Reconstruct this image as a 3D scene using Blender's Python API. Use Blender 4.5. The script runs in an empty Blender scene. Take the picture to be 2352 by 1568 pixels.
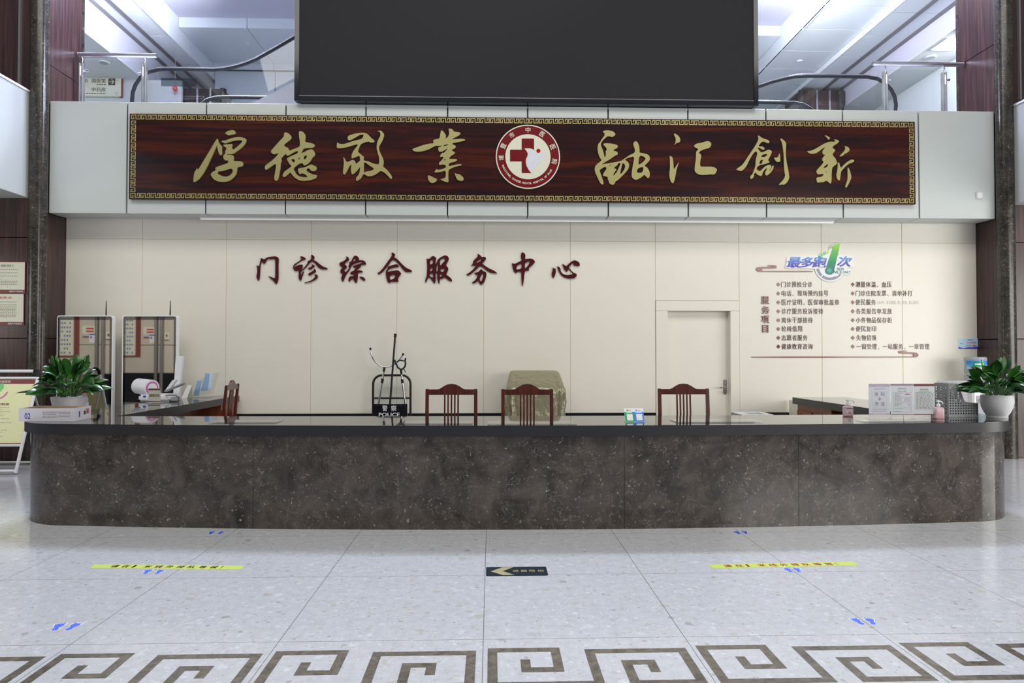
import bpy, bmesh, math, random
from mathutils import Vector, Matrix
random.seed(7)
SC = bpy.context.scene
COL = SC.collection
PI = math.pi
# ---------------------------------------------------------------- camera
CAM_H = 1.42
YAW = math.atan(48/1568); PIT = math.atan(28/1568); FPX = 1568.0
cam_d = bpy.data.cameras.new('camera'); cam_d.sensor_width = 36.0; cam_d.lens = 36.0*FPX/2352
cam_d.clip_end = 200
cam = bpy.data.objects.new('camera', cam_d); COL.objects.link(cam)
cam.location = (0, 0, CAM_H); cam.rotation_euler = (PI/2 + PIT, 0, -YAW)
SC.camera = cam
# ---------------------------------------------------------------- colour management, world, large lights
SC.view_settings.view_transform = 'Standard'; SC.view_settings.look = 'None'
SC.view_settings.gamma = 1.0; SC.view_settings.use_curve_mapping = False
SC.view_settings.exposure = 0.0
W = bpy.data.worlds.new('world'); SC.world = W; W.use_nodes = True
W.node_tree.nodes['Background'].inputs[0].default_value = (0.84, 0.90, 1.0, 1)
W.node_tree.nodes['Background'].inputs[1].default_value = 0.20

def area(name, loc, target, sx, sy, power, col=(1, 1, 1), spread=PI):
    l = bpy.data.lights.new(name, 'AREA'); l.shape = 'RECTANGLE'; l.size = sx; l.size_y = sy
    l.energy = power; l.color = col; l.spread = spread
    o = bpy.data.objects.new(name, l); COL.objects.link(o); o.location = loc
    o.rotation_euler = (Vector(target) - Vector(loc)).to_track_quat('-Z', 'Y').to_euler()
    return o
area('hall_daylight', (0.5, 0.8, 10.6), (0.5, 8.0, 2.0), 15, 4, 860, (1.0, 0.965, 0.90))
area('entrance_daylight', (9.0, -5.0, 4.0), (2.0, 9.0, 2.0), 5, 4, 400, (1.0, 0.98, 0.95))
area('side_daylight', (10.6, 3.4, 1.7), (4.6, 9.6, 1.1), 4.6, 3.0, 270, (1.0, 0.985, 0.95))
area('left_side_daylight', (-8.5, 6.9, 2.2), (-3.0, 9.6, 1.2), 1.4, 1.4, 22, (1.0, 0.97, 0.93))
area('atrium_lamp_left', (-4.9, 11.0, 7.95), (-0.5, 4.6, 0.0), 2.2, 0.22, 330, (0.74, 0.81, 1.0), 2.2)
area('atrium_lamp_right', (5.4, 11.0, 7.95), (1.0, 4.6, 0.0), 2.2, 0.22, 330, (0.74, 0.81, 1.0), 2.2)
area('upper_gallery_fill_left', (-8.4, 11.8, 5.4), (-8.6, 12.4, 7.0), 0.8, 0.8, 17, (0.85, 0.9, 1.0))  # added uplight that lifts the left low ceiling
area('upper_gallery_fill_right', (9.0, 11.6, 6.9), (8.6, 13.5, 5.0), 0.8, 0.8, 170, (0.95, 0.97, 1.0))  # added fill, brightens the low ceiling on the right
area('gallery_front_fill', (4.2, 8.3, 8.4), (-6.0, 7.9, 4.2), 1.0, 0.4, 27, (0.72, 0.81, 1.0), 0.7)  # extra cool area light put in to lift the left gallery front
area('pier_fill_left', (-4.4, 9.6, 7.5), (-5.9, 9.6, 6.1), 0.5, 0.3, 115, (0.60, 0.62, 1.0))  # bluish fill added for the upper side of the left pier
area('pier_fill_right', (5.5, 9.6, 7.5), (7.0, 9.6, 6.1), 0.5, 0.3, 105, (0.66, 0.66, 1.0))  # same added bluish fill for the right pier
area('atrium_beam_fill_left', (-4.3, 11.2, 7.0), (-6.24, 11.7, 8.05), 0.8, 0.8, 80, (0.86, 0.91, 1.0), 1.5)  # fill added to whiten the face of the left atrium beam
area('atrium_beam_fill_right', (4.2, 11.2, 7.0), (6.1, 11.8, 7.9), 0.8, 0.8, 90, (0.92, 0.95, 1.0), 2.1)  # matching added fill for the right atrium beam
area('side_hall_fill', (-10.5, 3.0, 3.3), (-10.5, -1.0, 1.5), 2.0, 1.0, 105, (1.0, 0.97, 0.93))  # added only to light the tiled wall that the screens mirror

# ---------------------------------------------------------------- where the photograph's points lie on the planes of the room
_fw = Vector((math.sin(YAW)*math.cos(PIT), math.cos(YAW)*math.cos(PIT), math.sin(PIT)))
_rt = Vector((math.cos(YAW), -math.sin(YAW), 0)); _up = _rt.cross(_fw)
CO = Vector((0, 0, CAM_H))
def _ray(x, y): return _fw*FPX + _rt*(x - 1176) + _up*(784 - y)
def onY(x, y, Y): d = _ray(x, y); return CO + d*(Y/d.y)
def onZ(x, y, Z=0.0): d = _ray(x, y); return CO + d*((Z - CAM_H)/d.z)
def onX(x, y, X): d = _ray(x, y); return CO + d*(X/d.x)

# ---------------------------------------------------------------- materials
def mk(name):
    m = bpy.data.materials.new(name); m.use_nodes = True
    nt = m.node_tree; b = nt.nodes['Principled BSDF']
    return m, nt, b
def N(nt, t, **kw):
    n = nt.nodes.new(t)
    for k, v in kw.items(): setattr(n, k, v)
    return n
def plain(name, col, rough=0.5, metal=0.0, spec=0.5, noise=0.04, nscale=40, emit=None, es=0.0, bump=0.0, bdist=0.01):
    """procedural surface: the colour with a little grain"""
    m, nt, b = mk(name); L = nt.links
    tc = N(nt, 'ShaderNodeTexCoord'); nz = N(nt, 'ShaderNodeTexNoise'); nz.inputs['Scale'].default_value = nscale
    nz.inputs['Detail'].default_value = 3
    L.new(tc.outputs['Object'], nz.inputs['Vector'])
    hsv = N(nt, 'ShaderNodeHueSaturation'); hsv.inputs['Color'].default_value = (*col, 1)
    mr = N(nt, 'ShaderNodeMapRange'); mr.inputs[3].default_value = 1 - noise; mr.inputs[4].default_value = 1 + noise
    L.new(nz.outputs['Fac'], mr.inputs[0]); L.new(mr.outputs[0], hsv.inputs['Value'])
    L.new(hsv.outputs[0], b.inputs['Base Color'])
    b.inputs['Roughness'].default_value = rough; b.inputs['Metallic'].default_value = metal
    b.inputs['Specular IOR Level'].default_value = spec
    if bump:
        bp = N(nt, 'ShaderNodeBump'); bp.inputs['Strength'].default_value = bump; bp.inputs['Distance'].default_value = bdist
        L.new(nz.outputs['Fac'], bp.inputs['Height']); L.new(bp.outputs[0], b.inputs['Normal'])
    if emit:
        b.inputs['Emission Color'].default_value = (*emit, 1); b.inputs['Emission Strength'].default_value = es
    return m
def ramp(nt, stops):
    r = N(nt, 'ShaderNodeValToRGB'); e = r.color_ramp.elements
    while len(e) < len(stops): e.new(0.5)
    for el, (p, c) in zip(e, stops): el.position = p; el.color = (*c, 1)
    return r
def wood(name, stops, axis='Z', scale=3.0, rough=0.25, stretch=14):
    m, nt, b = mk(name); L = nt.links
    tc = N(nt, 'ShaderNodeTexCoord'); mp = N(nt, 'ShaderNodeMapping')
    s = [stretch]*3; s['XYZ'.index(axis)] = 0.6
    mp.inputs['Scale'].default_value = s
    L.new(tc.outputs['Object'], mp.inputs['Vector'])
    nz = N(nt, 'ShaderNodeTexNoise'); nz.inputs['Scale'].default_value = scale; nz.inputs['Detail'].default_value = 6
    nz.inputs['Distortion'].default_value = 0.6
    L.new(mp.outputs[0], nz.inputs['Vector'])
    r = ramp(nt, stops); L.new(nz.outputs['Fac'], r.inputs[0]); L.new(r.outputs[0], b.inputs['Base Color'])
    b.inputs['Roughness'].default_value = rough
    return m
def glass(name, tint=(0.97, 0.985, 0.98), refl=1.45, rough=0.02):
    m, nt, b = mk(name); L = nt.links; nt.nodes.remove(b)
    t = N(nt, 'ShaderNodeBsdfTransparent'); t.inputs[0].default_value = (*tint, 1)
    g = N(nt, 'ShaderNodeBsdfGlossy'); g.inputs['Roughness'].default_value = rough
    lw = N(nt, 'ShaderNodeLayerWeight'); lw.inputs[0].default_value = 0.5; f0 = ((refl-1)/(refl+1))**2
    pw = N(nt, 'ShaderNodeMath', operation='POWER'); pw.inputs[1].default_value = 5.0; L.new(lw.outputs['Facing'], pw.inputs[0])
    f = N(nt, 'ShaderNodeMath', operation='MULTIPLY_ADD'); f.inputs[1].default_value = 1 - f0; f.inputs[2].default_value = f0; L.new(pw.outputs[0], f.inputs[0])
    mx = N(nt, 'ShaderNodeMixShader'); L.new(f.outputs[0], mx.inputs[0]); L.new(t.outputs[0], mx.inputs[1]); L.new(g.outputs[0], mx.inputs[2])
    L.new(mx.outputs[0], nt.nodes['Material Output'].inputs[0])
    return m
def marble(name, dark, mid, vein, scale=1.0, rough=0.12, vamt=1.0, thr=0.0):
    m, nt, b = mk(name); L = nt.links
    tc = N(nt, 'ShaderNodeTexCoord')
    n1 = N(nt, 'ShaderNodeTexNoise'); n1.inputs['Scale'].default_value = 3.2*scale; n1.inputs['Detail'].default_value = 10; n1.inputs['Roughness'].default_value = 0.62; n1.inputs['Distortion'].default_value = 0.8
    L.new(tc.outputs['Object'], n1.inputs['Vector'])
    r1 = ramp(nt, [(0.32, dark), (0.66, mid)]); L.new(n1.outputs['Fac'], r1.inputs[0])
    def veins(sc, dist, width, thr, seed):
        mp = N(nt, 'ShaderNodeMapping'); mp.inputs['Location'].default_value = (seed, seed*0.7, seed*1.3)
        L.new(tc.outputs['Object'], mp.inputs[0])
        nd = N(nt, 'ShaderNodeTexNoise'); nd.inputs['Scale'].default_value = sc*1.3; nd.inputs['Detail'].default_value = 5
        L.new(mp.outputs[0], nd.inputs['Vector'])
        ma = N(nt, 'ShaderNodeMixRGB', blend_type='LINEAR_LIGHT'); ma.inputs[0].default_value = dist
        L.new(mp.outputs[0], ma.inputs[1]); L.new(nd.outputs['Color'], ma.inputs[2])
        v = N(nt, 'ShaderNodeTexVoronoi', feature='DISTANCE_TO_EDGE'); v.inputs['Scale'].default_value = sc
        L.new(ma.outputs[0], v.inputs['Vector'])
        mr = N(nt, 'ShaderNodeMapRange'); mr.inputs[1].default_value = 0; mr.inputs[2].default_value = width; mr.inputs[3].default_value = 1; mr.inputs[4].default_value = 0
        L.new(v.outputs['Distance'], mr.inputs[0])
        nm = N(nt, 'ShaderNodeTexNoise'); nm.inputs['Scale'].default_value = sc*2.1; nm.inputs['Detail'].default_value = 3
        L.new(mp.outputs[0], nm.inputs['Vector'])
        mm = N(nt, 'ShaderNodeMapRange'); mm.inputs[1].default_value = thr; mm.inputs[2].default_value = thr + 0.16
        L.new(nm.outputs['Fac'], mm.inputs[0])
        mu = N(nt, 'ShaderNodeMath', operation='MULTIPLY'); L.new(mr.outputs[0], mu.inputs[0]); L.new(mm.outputs[0], mu.inputs[1])
        return mu
    v1 = veins(2.4*scale, 0.30, 0.008, 0.46+thr, 3.1); v2 = veins(12.0*scale, 0.10, 0.10, 0.635+thr, 11.7); v3 = veins(4.6*scale, 0.24, 0.016, 0.42+thr, 7.7)
    c1 = N(nt, 'ShaderNodeMixRGB'); c1.inputs[2].default_value = (*[0.62*x for x in vein], 1)
    k1 = N(nt, 'ShaderNodeMath', operation='MULTIPLY'); k1.inputs[1].default_value = 0.55*vamt
    L.new(v1.outputs[0], k1.inputs[0]); L.new(k1.outputs[0], c1.inputs[0]); L.new(r1.outputs[0], c1.inputs[1])
    c3 = N(nt, 'ShaderNodeMixRGB'); c3.inputs[2].default_value = (*[0.40*x for x in vein], 1)
    k3 = N(nt, 'ShaderNodeMath', operation='MULTIPLY'); k3.inputs[1].default_value = 0.50*vamt
    L.new(v3.outputs[0], k3.inputs[0]); L.new(k3.outputs[0], c3.inputs[0]); L.new(c1.outputs[0], c3.inputs[1]); c1 = c3
    c2 = N(nt, 'ShaderNodeMixRGB'); c2.inputs[2].default_value = (*vein, 1)
    k2 = N(nt, 'ShaderNodeMath', operation='MULTIPLY'); k2.inputs[1].default_value = min(1.0, 0.95*vamt)
    L.new(v2.outputs[0], k2.inputs[0]); L.new(k2.outputs[0], c2.inputs[0]); L.new(c1.outputs[0], c2.inputs[1])
    L.new(c2.outputs[0], b.inputs['Base Color']); b.inputs['Roughness'].default_value = rough
    return m
def terrazzo(name, joints=True):
    m, nt, b = mk(name); L = nt.links
    tc = N(nt, 'ShaderNodeTexCoord')
    def chips(scale, seed, share, lo, hi):
        mp = N(nt, 'ShaderNodeMapping'); mp.inputs['Location'].default_value = (seed, seed*1.7, 0)
        L.new(tc.outputs['Object'], mp.inputs[0])
        nd = N(nt, 'ShaderNodeTexNoise'); nd.inputs['Scale'].default_value = scale*1.1; nd.inputs['Detail'].default_value = 2
        L.new(mp.outputs[0], nd.inputs['Vector'])
        ma = N(nt, 'ShaderNodeMixRGB', blend_type='LINEAR_LIGHT'); ma.inputs[0].default_value = 0.25/scale
        L.new(mp.outputs[0], ma.inputs[1]); L.new(nd.outputs['Color'], ma.inputs[2])
        v = N(nt, 'ShaderNodeTexVoronoi'); v.inputs['Scale'].default_value = scale; L.new(ma.outputs[0], v.inputs['Vector'])
        wn = N(nt, 'ShaderNodeTexWhiteNoise', noise_dimensions='3D'); L.new(v.outputs['Position'], wn.inputs['Vector'])
        sep = N(nt, 'ShaderNodeSeparateColor'); L.new(wn.outputs['Color'], sep.inputs[0])
        on = N(nt, 'ShaderNodeMath', operation='LESS_THAN'); on.inputs[1].default_value = share; L.new(sep.outputs[0], on.inputs[0])
        rad = N(nt, 'ShaderNodeMapRange'); rad.inputs[3].default_value = lo; rad.inputs[4].default_value = hi; L.new(sep.outputs[1], rad.inputs[0])
        ins = N(nt, 'ShaderNodeMath', operation='LESS_THAN'); L.new(v.outputs['Distance'], ins.inputs[0]); L.new(rad.outputs[0], ins.inputs[1])
        fac = N(nt, 'ShaderNodeMath', operation='MULTIPLY'); L.new(on.outputs[0], fac.inputs[0]); L.new(ins.outputs[0], fac.inputs[1])
        cr = ramp(nt, [(0.0, (0.70, 0.73, 0.79)), (0.22, (0.45, 0.44, 0.46)), (0.38, (0.50, 0.45, 0.36)), (0.55, (0.62, 0.63, 0.66)), (0.72, (0.46, 0.42, 0.33)), (0.80, (0.30, 0.27, 0.23)), (0.86, (0.72, 0.75, 0.80))])
        cr.color_ramp.interpolation = 'CONSTANT'; L.new(sep.outputs[2], cr.inputs[0])
        return fac, cr
    nb = N(nt, 'ShaderNodeTexNoise'); nb.inputs['Scale'].default_value = 18; nb.inputs['Detail'].default_value = 6; L.new(tc.outputs['Object'], nb.inputs['Vector'])
    base = ramp(nt, [(0.3, (0.52, 0.53, 0.56)), (0.7, (0.60, 0.61, 0.64))]); L.new(nb.outputs['Fac'], base.inputs[0])
    cur = base.outputs[0]
    for a in ((60, 5.0, 0.50, 0.18, 0.46), (30, 1.3, 0.42, 0.16, 0.46), (15, 9.1, 0.20, 0.16, 0.42)):
        f, c = chips(*a); mx = N(nt, 'ShaderNodeMixRGB'); k = N(nt, 'ShaderNodeMath', operation='MULTIPLY'); k.inputs[1].default_value = 0.55
        L.new(f.outputs[0], k.inputs[0]); L.new(k.outputs[0], mx.inputs[0]); L.new(cur, mx.inputs[1]); L.new(c.outputs[0], mx.inputs[2]); cur = mx.outputs[0]
    if joints:
        sp = N(nt, 'ShaderNodeSeparateXYZ'); L.new(tc.outputs['Object'], sp.inputs[0])
        fs = []
        for ax, off, per, wid in ((0, -0.038, 1.008, 0.0018), (1, 3.424, 0.985, 0.0016)):
            s = N(nt, 'ShaderNodeMath', operation='SUBTRACT'); s.inputs[1].default_value = off - per*20.5; L.new(sp.outputs[ax], s.inputs[0])
            md = N(nt, 'ShaderNodeMath', operation='MODULO'); md.inputs[1].default_value = per; L.new(s.outputs[0], md.inputs[0])
            s2 = N(nt, 'ShaderNodeMath', operation='SUBTRACT'); s2.inputs[1].default_value = per/2; L.new(md.outputs[0], s2.inputs[0])
            ab = N(nt, 'ShaderNodeMath', operation='ABSOLUTE'); L.new(s2.outputs[0], ab.inputs[0])
            lt = N(nt, 'ShaderNodeMath', operation='LESS_THAN'); lt.inputs[1].default_value = wid; L.new(ab.outputs[0], lt.inputs[0]); fs.append(lt)
        mxm = N(nt, 'ShaderNodeMath', operation='MAXIMUM'); L.new(fs[0].outputs[0], mxm.inputs[0]); L.new(fs[1].outputs[0], mxm.inputs[1])
        mj = N(nt, 'ShaderNodeMixRGB'); mj.inputs[2].default_value = (0.17, 0.165, 0.155, 1); L.new(mxm.outputs[0], mj.inputs[0]); L.new(cur, mj.inputs[1]); cur = mj.outputs[0]
    L.new(cur, b.inputs['Base Color']); b.inputs['Roughness'].default_value = 0.16
    return m
M = {}
M['terrazzo'] = terrazzo('terrazzo_floor')
M['inlay'] = marble('brown_marble_inlay', (0.075, 0.065, 0.052), (0.19, 0.165, 0.135), (0.30, 0.27, 0.23), 6.0, 0.15)
M['cream'] = plain('cream_wall_panel', (0.80, 0.765, 0.675), 0.42, noise=0.012, nscale=6)
M['cream_gap'] = plain('yellowish_panel_gap', (0.62, 0.56, 0.36), 0.6)
M['fascia'] = plain('pale_grey_fascia_panel', (0.555, 0.59, 0.575), 0.38, noise=0.01, nscale=5)
M['white_panel'] = plain('white_metal_ceiling_panel', (0.74, 0.78, 0.82), 0.4, noise=0.01, nscale=5)
M['lavender'] = plain('lilac_white_plaster', (0.56, 0.555, 0.65), 0.6, noise=0.01)
M['grey_plaster'] = plain('light_grey_plaster', (0.62, 0.65, 0.66), 0.6, noise=0.01)
M['gap'] = plain('black_gap', (0.008, 0.008, 0.009), 0.7)
M['groove'] = plain('grey_aluminium_channel', (0.22, 0.21, 0.22), 0.4, 0.3)
M['black_stone'] = plain('black_granite', (0.012, 0.012, 0.014), 0.035, noise=0.5, nscale=160, spec=0.6)
M['honed'] = plain('honed_black_granite_edge', (0.018, 0.018, 0.021), 0.34, noise=0.5, nscale=160)
M['skirt'] = plain('black_granite_skirting', (0.010, 0.010, 0.014), 0.2, noise=0.6, nscale=30)
M['brown_marble'] = marble('dark_emperador_marble', (0.022, 0.017, 0.014), (0.098, 0.080, 0.066), (0.72, 0.68, 0.62), 1.5, 0.11, 1.0, -.02)
M['col_marble'] = marble('black_brown_veined_marble', (0.010, 0.009, 0.008), (0.050, 0.041, 0.032), (0.46, 0.40, 0.31), 1.5, 0.22, 1.25, -.05)
M['wall_wood'] = wood('dark_rosewood_panel', [(0.28, (0.018, 0.011, 0.012)), (0.5, (0.046, 0.021, 0.020)), (0.72, (0.10, 0.040, 0.034))], 'Z', 2.2, 0.28)
M['board_wood'] = wood('polished_rosewood_board', [(0.30, (0.012, 0.008, 0.011)), (0.5, (0.034, 0.009, 0.008)), (0.70, (0.085, 0.017, 0.008))], 'X', 1.1, 0.16, 9)
M['board_wood'].node_tree.nodes['Principled BSDF'].inputs['Specular IOR Level'].default_value = 0.28
M['chair_wood'] = wood('red_mahogany', [(0.3, (0.050, 0.010, 0.007)), (0.7, (0.125, 0.026, 0.016))], 'Z', 4.0, 0.25)
M['desk_wood'] = wood('orange_brown_cherry_veneer', [(0.3, (0.15, 0.040, 0.016)), (0.7, (0.27, 0.075, 0.028))], 'Z', 4.0, 0.35)
M['gold'] = plain('brushed_gold_metal', (0.36, 0.32, 0.13), 0.45, 0.4, noise=0.06, nscale=25)
M['dark_red'] = plain('dark_red_acrylic', (0.070, 0.006, 0.009), 0.08, spec=0.5)
M['list_brown'] = plain('dark_maroon_acrylic_text', (0.09, 0.020, 0.020), 0.2)
M['list_red'] = plain('maroon_acrylic', (0.16, 0.018, 0.016), 0.12)
M['faint_red'] = plain('faint_red_print', (0.45, 0.32, 0.30), 0.4)
M['emblem_red'] = plain('emblem_crimson', (0.155, 0.005, 0.009), 0.4, spec=0.15)
M['emblem_dot'] = plain('emblem_bright_red', (0.34, 0.004, 0.004), 0.4, spec=0.15)
M['emblem_cream'] = plain('emblem_cream', (0.70, 0.70, 0.56), 0.4)
M['emblem_white'] = plain('emblem_lilac_white', (0.68, 0.68, 0.80), 0.4)
M['screen'] = plain('dark_led_panel', (0.024, 0.023, 0.026), 0.7, spec=0.15, noise=0.25, nscale=300)
M['black_gloss'] = plain('glossy_black_frame', (0.010, 0.011, 0.016), 0.12)
M['black_metal'] = plain('black_powder_coated_metal', (0.012, 0.012, 0.014), 0.35)
M['steel'] = plain('stainless_steel', (0.62, 0.62, 0.65), 0.22, 0.95)
M['silver'] = plain('polished_aluminium_tube', (0.72, 0.72, 0.74), 0.14, 0.95)
M['rubber'] = plain('black_rubber', (0.010, 0.011, 0.014), 0.5, spec=0.3)
M['white_plastic'] = plain('white_plastic', (0.80, 0.80, 0.83), 0.3)
M['grey_plastic'] = plain('grey_plastic', (0.36, 0.37, 0.39), 0.4)
M['white_metal'] = plain('white_enamelled_tube', (0.86, 0.86, 0.88), 0.25)
M['lamp_white'] = plain('lit_lamp_diffuser', (0.9, 0.9, 0.9), 0.4, emit=(1, 0.98, 0.95), es=0.22)
M['glass'] = glass('clear_glass')
M['acrylic'] = glass('clear_acrylic', (0.95, 0.96, 0.97), 1.5)
M['mirror_screen'] = plain('mirror_black_glass', (0.66, 0.64, 0.60), 0.02, 1.0, noise=0.0)
M['kiosk_bezel'] = plain('black_glass_bezel', (0.22, 0.21, 0.20), 0.03, 1.0, noise=0.0)
M['pot'] = plain('white_ceramic_pot', (0.70, 0.69, 0.68), 0.45)
M['soil'] = plain('dark_soil', (0.03, 0.02, 0.014), 0.9)
M['paper'] = plain('white_paper', (0.82, 0.82, 0.82), 0.6)
M['notice'] = plain('pale_yellow_notice', (0.74, 0.75, 0.60), 0.5)
M['poster_yellow'] = plain('bright_pale_yellow_poster', (0.86, 0.87, 0.50), 0.45)
M['poster_red'] = plain('maroon_print', (0.22, 0.045, 0.045), 0.5)
M['text_dark'] = plain('dark_print', (0.10, 0.07, 0.06), 0.6)
M['text_grey'] = plain('grey_brown_print', (0.36, 0.33, 0.27), 0.6)
M['text_red'] = plain('red_print', (0.55, 0.03, 0.03), 0.5)
M['text_white'] = plain('white_print', (0.85, 0.85, 0.85), 0.5)
M['lilac'] = plain('lilac_print', (0.62, 0.50, 0.62), 0.5)
M['mauve'] = plain('mauve_print', (0.40, 0.28, 0.36), 0.5)
M['tape'] = plain('lime_yellow_floor_tape', (0.56, 0.68, 0.10), 0.4)
M['tape_red'] = plain('red_floor_lettering', (0.62, 0.016, 0.03), 0.45)
M['foot_blue'] = plain('blue_vinyl', (0.035, 0.12, 0.80), 0.4)
M['navy'] = plain('dark_navy_vinyl', (0.010, 0.020, 0.032), 0.4)
M['olive_gold'] = plain('tarnished_gold_print', (0.42, 0.38, 0.20), 0.5, noise=0.2, nscale=60)
M['blue'] = plain('bright_blue_print', (0.03, 0.22, 0.80), 0.4)
M['deep_blue'] = plain('deep_blue_print', (0.04, 0.05, 0.45), 0.4)
M['pale_blue'] = plain('pale_blue_print', (0.55, 0.74, 0.92), 0.4)
M['leaflet_blue'] = plain('light_blue_leaflet', (0.30, 0.46, 0.70), 0.4)
M['green'] = plain('green_print', (0.0, 0.33, 0.13), 0.4)
M['light_green'] = plain('light_green_print', (0.22, 0.62, 0.22), 0.4)
M['lime'] = plain('lime_print', (0.62, 0.74, 0.10), 0.4)
M['orange'] = plain('orange_print', (0.85, 0.52, 0.12), 0.4)
M['teal'] = plain('teal_print', (0.03, 0.22, 0.19), 0.35)
M['teal_light'] = plain('light_teal_print', (0.08, 0.40, 0.34), 0.35)
M['dial_grey'] = plain('blue_grey_print', (0.28, 0.30, 0.36), 0.4)
M['logo_white'] = plain('white_sign_board', (0.82, 0.82, 0.84), 0.35)
M['magenta'] = plain('magenta_print', (0.55, 0.14, 0.42), 0.4)
M['cover'] = plain('champagne_gold_cloth', (0.36, 0.33, 0.22), 0.36, 0.45, noise=0.05, nscale=7, bump=1.0, bdist=0.035)
M['file_grey'] = plain('grey_perforated_plastic', (0.30, 0.31, 0.31), 0.4)
M['kraft'] = plain('brown_cardboard', (0.40, 0.29, 0.16), 0.7)
M['carton_white'] = plain('white_printed_carton', (0.72, 0.70, 0.76), 0.4)
M['gel_red'] = plain('red_disinfectant_liquid', (0.75, 0.10, 0.12), 0.3)
M['frost'] = glass('frosted_vinyl', (0.55, 0.58, 0.60), 1.4, 0.4)
M['truss'] = plain('grey_escalator_cladding', (0.30, 0.30, 0.33), 0.4, 0.3)
M['beige_tile'] = plain('beige_wall_tile', (0.60, 0.55, 0.46), 0.35, noise=0.05, nscale=3)
M['jug_blue'] = plain('sky_blue_label', (0.06, 0.33, 0.80), 0.3)
M['pink'] = plain('red_print_light', (0.70, 0.10, 0.12), 0.4)
def milky(name, col, alpha, rough=0.25):
    m = plain(name, col, rough); m.node_tree.nodes['Principled BSDF'].inputs['Alpha'].default_value = alpha
    return m
M['jug'] = milky('bluish_polycarbonate', (0.42, 0.48, 0.52), 0.72)
M['gel'] = milky('frosted_bottle', (0.88, 0.74, 0.77), 0.55)
M['nickel'] = plain('dark_nickel', (0.30, 0.28, 0.27), 0.25, 0.95)
def leaf_mat():
    m, nt, b = mk('glossy_green_leaf'); L = nt.links
    at = N(nt, 'ShaderNodeTexCoord'); nz = N(nt, 'ShaderNodeTexNoise'); nz.inputs['Scale'].default_value = 9
    L.new(at.outputs['Object'], nz.inputs['Vector'])
    r = ramp(nt, [(0.35, (0.010, 0.050, 0.014)), (0.55, (0.030, 0.130, 0.018)), (0.72, (0.085, 0.27, 0.025))])
    L.new(nz.outputs['Fac'], r.inputs[0]); L.new(r.outputs[0], b.inputs['Base Color'])
    b.inputs['Roughness'].default_value = 0.28; b.inputs['Subsurface Weight'].default_value = 0.0
    return m
M['leaf'] = leaf_mat()
def grad(name, z0, z1, stops, rough=0.35):
    """a print whose ink runs from one colour to another up the sign"""
    m, nt, b = mk(name); L = nt.links
    g = N(nt, 'ShaderNodeNewGeometry'); s = N(nt, 'ShaderNodeSeparateXYZ'); L.new(g.outputs['Position'], s.inputs[0])
    mr = N(nt, 'ShaderNodeMapRange'); mr.inputs[1].default_value = z0; mr.inputs[2].default_value = z1; L.new(s.outputs[2], mr.inputs[0])
    r = ramp(nt, stops); L.new(mr.outputs[0], r.inputs[0]); L.new(r.outputs[0], b.inputs['Base Color'])
    b.inputs['Roughness'].default_value = rough
    return m
def pot_bump(m):
    nt = m.node_tree; b = nt.nodes['Principled BSDF']; L = nt.links
    tc = N(nt, 'ShaderNodeTexCoord'); v = N(nt, 'ShaderNodeTexVoronoi'); v.inputs['Scale'].default_value = 120
    L.new(tc.outputs['Object'], v.inputs['Vector'])
    bp = N(nt, 'ShaderNodeBump'); bp.inputs['Strength'].default_value = 0.5; bp.inputs['Distance'].default_value = 0.003
    L.new(v.outputs['Distance'], bp.inputs['Height']); L.new(bp.outputs[0], b.inputs['Normal'])
pot_bump(M['pot'])
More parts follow.
